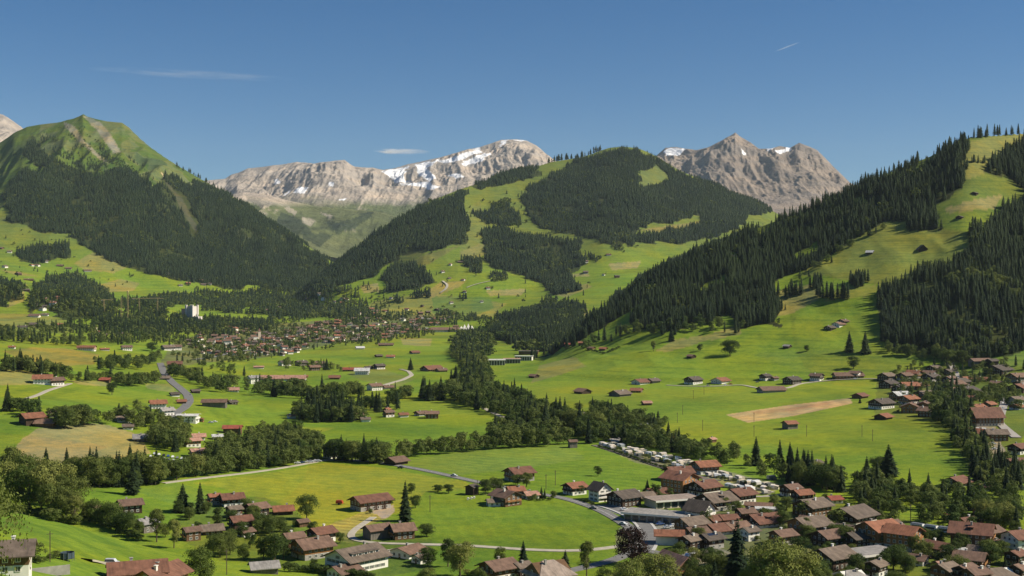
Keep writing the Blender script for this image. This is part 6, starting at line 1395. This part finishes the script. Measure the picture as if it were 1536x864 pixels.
road('lane', [(575,578),(604,570),(618,563),(613,557),(601,554)], 6, M_LANE, .5)
road('lane', [(1085,742),(1110,742),(1140,748),(1170,742)], 3.5, M_LANE)
road('lane', [(130,841),(145,842),(165,846),(182,851)], 5.0, M_LANE)
road('lane', [(725,612),(745,622),(768,632)], 5.0, M_LANE, .4)
road('lane', [(1115,728),(1160,739)], 3.0, M_LANE)
road('railway', [(893,668),(920,676),(960,689),(1000,703),(1030,712),(1075,722)], 7, M_BALL, .35)
road('lane', [(660,440),(668,435),(672,428),(664,422)], 8, M_LANE, 1.0); road('lane', [(700,432),(735,422)], 6, M_LANE, 1.0)
road('lane', [(290,540),(330,534),(360,528),(385,524)], 7, M_ASPH, .8)
# hedge along the railway, garden hedges
def hedge(pts, n, h, label, group, leaf='dark', w_=1.0):
    P = np.array(pts, float); d = np.r_[0, np.cumsum(np.hypot(*np.diff(P, axis=0).T))]
    for k in range(n):
        s = d[-1] * (k + .5 + g_.uniform(-.3, .3)) / n; p = at(float(np.interp(s, d, P[:, 0])), float(np.interp(s, d, P[:, 1])))
        hh = h * g_.uniform(.75, 1.25); o = inst('shrub', SHRUB[leaf], None, p, g_.uniform(0, 6), (hh * 1.25 * w_, hh * 1.25 * w_, hh)); tag(o, label, 'shrub', group)
hedge([(896,670),(920,677),(960,691),(1000,704),(1032,714)], 46, 2.6, 'dark shrub in the hedge between railway and caravans', 'hedge shrubs at the railway')
hedge([(430,858),(470,858),(520,866),(560,870)], 26, 4.0, 'dark shrub in the garden hedge below the bottom chalet group', 'hedge shrubs at the bottom')
hedge([(785,746),(800,752),(830,750)], 8, 2.4, 'green shrub in the garden below the cross roofed chalet', 'garden shrubs', 'mid')
hedge([(48,842),(60,846),(80,838),(90,838)], 9, 2.6, 'green shrub around the grey roofed house at the left edge', 'left house shrubs', 'mid')
hedge([(56,836)], 1, 5.5, 'tall round bush beside the grey roofed house at the left edge', None, 'mid')
hedge([(700,864),(720,860),(740,866)], 7, 3, 'pale shrub on the grass below the lane at the bottom', 'bottom shrubs', 'light')
hedge([(960,770),(958,785),(950,776)], 6, 1.6, 'yellow-green shrub on the traffic island', 'traffic island shrubs', 'light')
hedge([(880,525),(905,532),(930,522)], 14, 5, 'dark shrub in the clump on the terraced slope', 'slope clump shrubs')
hedge([(1340,600),(1352,612),(1345,620)], 8, 3, 'green shrub at the field edge of the right village', 'village edge shrubs', 'mid')
hedge([(1450,575),(1480,570),(1500,580),(1460,592)], 22, 5, 'green shrub on the bank beside the village street', 'street bank shrubs', 'mid')
hedge([(870,752),(882,754),(892,760)], 6, 2.4, 'dark shrub along the main road before the white gabled house', 'road shrubs')
hedge([(1180,800),(1235,800),(1260,812)], 12, 3.2, 'green shrub between the chalets at lower right', 'chalet shrubs', 'mid')
hedge([(1385,800),(1430,806)], 12, 2.6, 'dark shrub along the railway by the train', 'railway shrubs')
# trampoline with a dark net
p = at(101, 841); e = tag(empty('trampoline', p, R(8)), 'dark netted trampoline beside the hedge on the near meadow', 'trampoline')
g = G(); n = 10
for k in range(n):
    a0, a1 = 6.283 * k / n, 6.283 * (k + 1) / n; i = len(g.V); r_ = 2.0
    g.V += [(math.cos(a0) * r_, math.sin(a0) * r_, .85), (math.cos(a1) * r_, math.sin(a1) * r_, .85), (math.cos(a1) * r_, math.sin(a1) * r_, 2.6), (math.cos(a0) * r_, math.sin(a0) * r_, 2.6)]; g.F.append((i, i+1, i+2, i+3)); g.M.append(0)
g.make('net', plain_mat('dark_net', (.05,.075,.10), .8, .1), e)
V = [(math.cos(6.283*k/n)*2.05, math.sin(6.283*k/n)*2.05, .85) for k in range(n)] + [(math.cos(6.283*k/n)*2.05, math.sin(6.283*k/n)*2.05, .72) for k in range(n)]
link_mesh('mat', V, [tuple(range(n)), tuple(range(n, 2*n))[::-1]] + [(k, n+k, n+(k+1)%n, (k+1)%n) for k in range(n)], M_TYRE, e)
g = G()
for k in range(n): x, y = math.cos(6.283*k/n)*2.1, math.sin(6.283*k/n)*2.1; g.box(x-.05, x+.05, y-.05, y+.05, 0, 2.7)
g.make('frame', M_METAL, e)
# tower cranes
M_YEL = plain_mat('crane_yellow', (.42,.32,.15), .6, .1)
def crane(px, py, hpx, jib, rot, label, Y=2850):
    X = (px - CX) / FPX * Y; z = ground(X, Y); top = -(py - CY) / FPX * Y; h = top - z
    e = tag(empty('tower_crane', (X, Y, z), R(rot)), label, 'crane')
    g = G()
    for a in (-1.1, 1.1):
        for b_ in (-1.1, 1.1): g.box(a-.2, a+.2, b_-.2, b_+.2, 0, h)
    for k in range(int(h / 3)): g.box(-1.1, 1.1, -1.3, -1.0, k*3, k*3+.35); g.box(-1.3, -1.0, -1.1, 1.1, k*3+1.5, k*3+1.85)
    g.make('mast', M_YEL, e); g = G()
    if jib: g.box(-jib*.3, jib, -.6, .6, h, h+1.3); g.make('jib', M_YEL, e); G().box(-jib*.3, -jib*.2, -.9, .9, h-1.6, h-.01).make('counterweight', WALL['st'], e)
    G().box(-1.0, 1.0, -1.6, 1.6, h-2.2, h-.02).make('cab', M_YEL, e)
    return e
crane(156, 450, 0, 20, 8, 'leftmost yellow tower crane with short jib above the woods')
crane(182, 446, 0, 0, 0, 'short bare yellow crane mast between two cranes')
crane(191.5, 437, 0, 7, 80, 'tallest yellow crane mast above the woods')
crane(209, 448, 0, 58, 6, 'yellow tower crane with the longest jib left of the white hotel', 3100)
crane(236, 447, 0, 22, 170, 'yellow tower crane closest to the white hotel', 3150)
crane(272.5, 527, 0, 0, 0, 'slim yellow crane mast at the left edge of the town', 2450)
# poles in the fields
def pole(px, py, h, label, group, cross=True):
    p = at(px, py); g = G(); g.box(-.13, .13, -.13, .13, -1, h)
    e = tag(empty('utility_pole', p, R(20)), label, 'pole', group); g.make('post', M_BARK, e)
    if cross: G().box(-.9, .9, -.07, .07, h-.9, h-.75).make('crossarm', M_BARK, e)
for px, py in ((819,734),(833,728),(1040,598),(1056,592),(1024,622),(1016,634),(1054,646),(1131,634),(1131,655),(1293,655),(1309,662),(1210,655)): pole(px, py, 9, 'slim wooden pole standing in the green fields', 'field poles')
for px, py in ((716,743),(645,768),(340,862),(75,843),(1366,783),(1182,395),(1250,430)): pole(px, py, 9, 'slim wooden pole near the houses and pastures', 'house poles', px != 716)
# two cows-pale bales in the field
for px, py in ((702,750),(707,749),(711,748)):
    p = at(px, py); o = link_mesh('hay_bale', *wheel(.7, 1.3), WALL['wh']); o.location = (p.x, p.y, p.z + .7); tag(o, 'white wrapped bale lying on the bright green field', 'bale', 'wrapped bales')

hedge([(910,670),(960,684),(1000,695),(1042,706)], 30, 3.2, 'green shrub between the caravans of the long row', 'camp shrubs', 'mid')
hedge([(1070,716),(1110,724),(1155,737)], 16, 2.8, 'green shrub between the caravans of the right half', 'camp shrubs at right', 'mid')

hedge([(0,766),(40,772),(80,782),(118,787)], 30, 5.5, 'leafy shrub under the tree clump at the edge of the near meadow', 'shrubs under the clump', 'mid')
hedge([(125,780),(170,795),(210,812)], 18, 4, 'leafy shrub under the trees along the near meadow', 'shrubs along the near meadow', 'dark')
hedge([(990,765),(1100,800),(1200,830)], 16, 2.6, 'green garden shrub in the centre village', 'centre village shrubs', 'mid')
hedge([(1200,790),(1300,835),(1420,850),(1520,862)], 26, 2.6, 'green garden shrub in the lower right village', 'lower right village shrubs', 'mid')
# ---------------------------------------------------------------- thin clouds far behind the mountains, and the air of the valley
def cloud(name, px, py, Y, lx, ly, lz, dens, tilt, scale, label):
    bm_v = []; bm_f = []; nu, nv = 24, 12
    for i in range(nv + 1):
        for j in range(nu):
            th, ph = math.pi * i / nv, 2 * math.pi * j / nu; bm_v.append((math.sin(th) * math.cos(ph), math.sin(th) * math.sin(ph), math.cos(th)))
    for i in range(nv):
        for j in range(nu): bm_f.append((i * nu + j, (i + 1) * nu + j, (i + 1) * nu + (j + 1) % nu, i * nu + (j + 1) % nu))
    m = bpy.data.materials.new(name + '_vapour'); m.use_nodes = True; t = m.node_tree
    t.nodes.remove(t.nodes['Principled BSDF']); pv = t.nodes.new('ShaderNodeVolumePrincipled'); pv.inputs['Color'].default_value = (1, 1, 1, 1); pv.inputs['Anisotropy'].default_value = .0
    tc = N(t, 'ShaderNodeTexCoord'); ln = N(t, 'ShaderNodeVectorMath', operation='LENGTH'); t.links.new(tc.outputs['Object'], ln.inputs[0])
    fall = N(t, 'ShaderNodeMapRange'); fall.inputs[1].default_value = 1.0; fall.inputs[2].default_value = .0; fall.inputs[3].default_value = 0; fall.inputs[4].default_value = 1; t.links.new(ln.outputs['Value'], fall.inputs[0])
    mp = N(t, 'ShaderNodeMapping'); mp.inputs['Scale'].default_value = scale; t.links.new(tc.outputs['Object'], mp.inputs[0])
    n = ramp(t, noise(t, 1.0, 5, mp.outputs[0], .6), .42, .72)
    mu = N(t, 'ShaderNodeMath', operation='MULTIPLY'); t.links.new(n, mu.inputs[0]); t.links.new(fall.outputs[0], mu.inputs[1])
    m2 = N(t, 'ShaderNodeMath', operation='MULTIPLY'); t.links.new(mu.outputs[0], m2.inputs[0]); m2.inputs[1].default_value = dens; t.links.new(m2.outputs[0], pv.inputs['Density'])
    t.links.new(pv.outputs[0], t.nodes['Material Output'].inputs['Volume'])
    o = link_mesh(name, bm_v, bm_f, m); s = Y / FPX
    o.location = ((px - CX) * s, Y, -(py - CY) * s); o.scale = (lx * s / 2, ly, lz * s / 2); o.rotation_euler = (0, R(tilt), 0); o['kind'] = 'stuff'; o['label'] = label; o['category'] = 'cloud'
    return o
cloud('cloud', 603, 227, 24000, 90, 400, 7, .012, 1, (1.3, 1, 1.2), 'small thin white cloud above the snowy mountains')
cloud('cloud', 585, 227, 24100, 34, 300, 8, .016, 0, (1.3, 1, 1.2), 'denser head of the small white cloud above the snowy mountains')
cloud('cirrus_cloud', 285, 111, 26000, 330, 300, 14, .0018, 3, (3, 1, 1.2), 'faint streak of high cloud in the upper left sky')
cloud('contrail', 1180, 70.5, 26000, 44, 60, 2.4, .03, -20, (2, 1, 1), 'short white contrail high in the right sky')
HAZE = 1.35e-5
V, F = box_geo(-9500, 9500, -200, 17800, -135, 2050)
m = bpy.data.materials.new('valley_air'); m.use_nodes = True; t = m.node_tree; t.nodes.remove(t.nodes['Principled BSDF'])
pv = t.nodes.new('ShaderNodeVolumePrincipled'); pv.inputs['Color'].default_value = (.72, .86, 1.0, 1); pv.inputs['Density'].default_value = HAZE; pv.inputs['Anisotropy'].default_value = .1
t.links.new(pv.outputs[0], t.nodes['Material Output'].inputs['Volume'])
hz = link_mesh('haze', V, F, m); hz['kind'] = 'stuff'
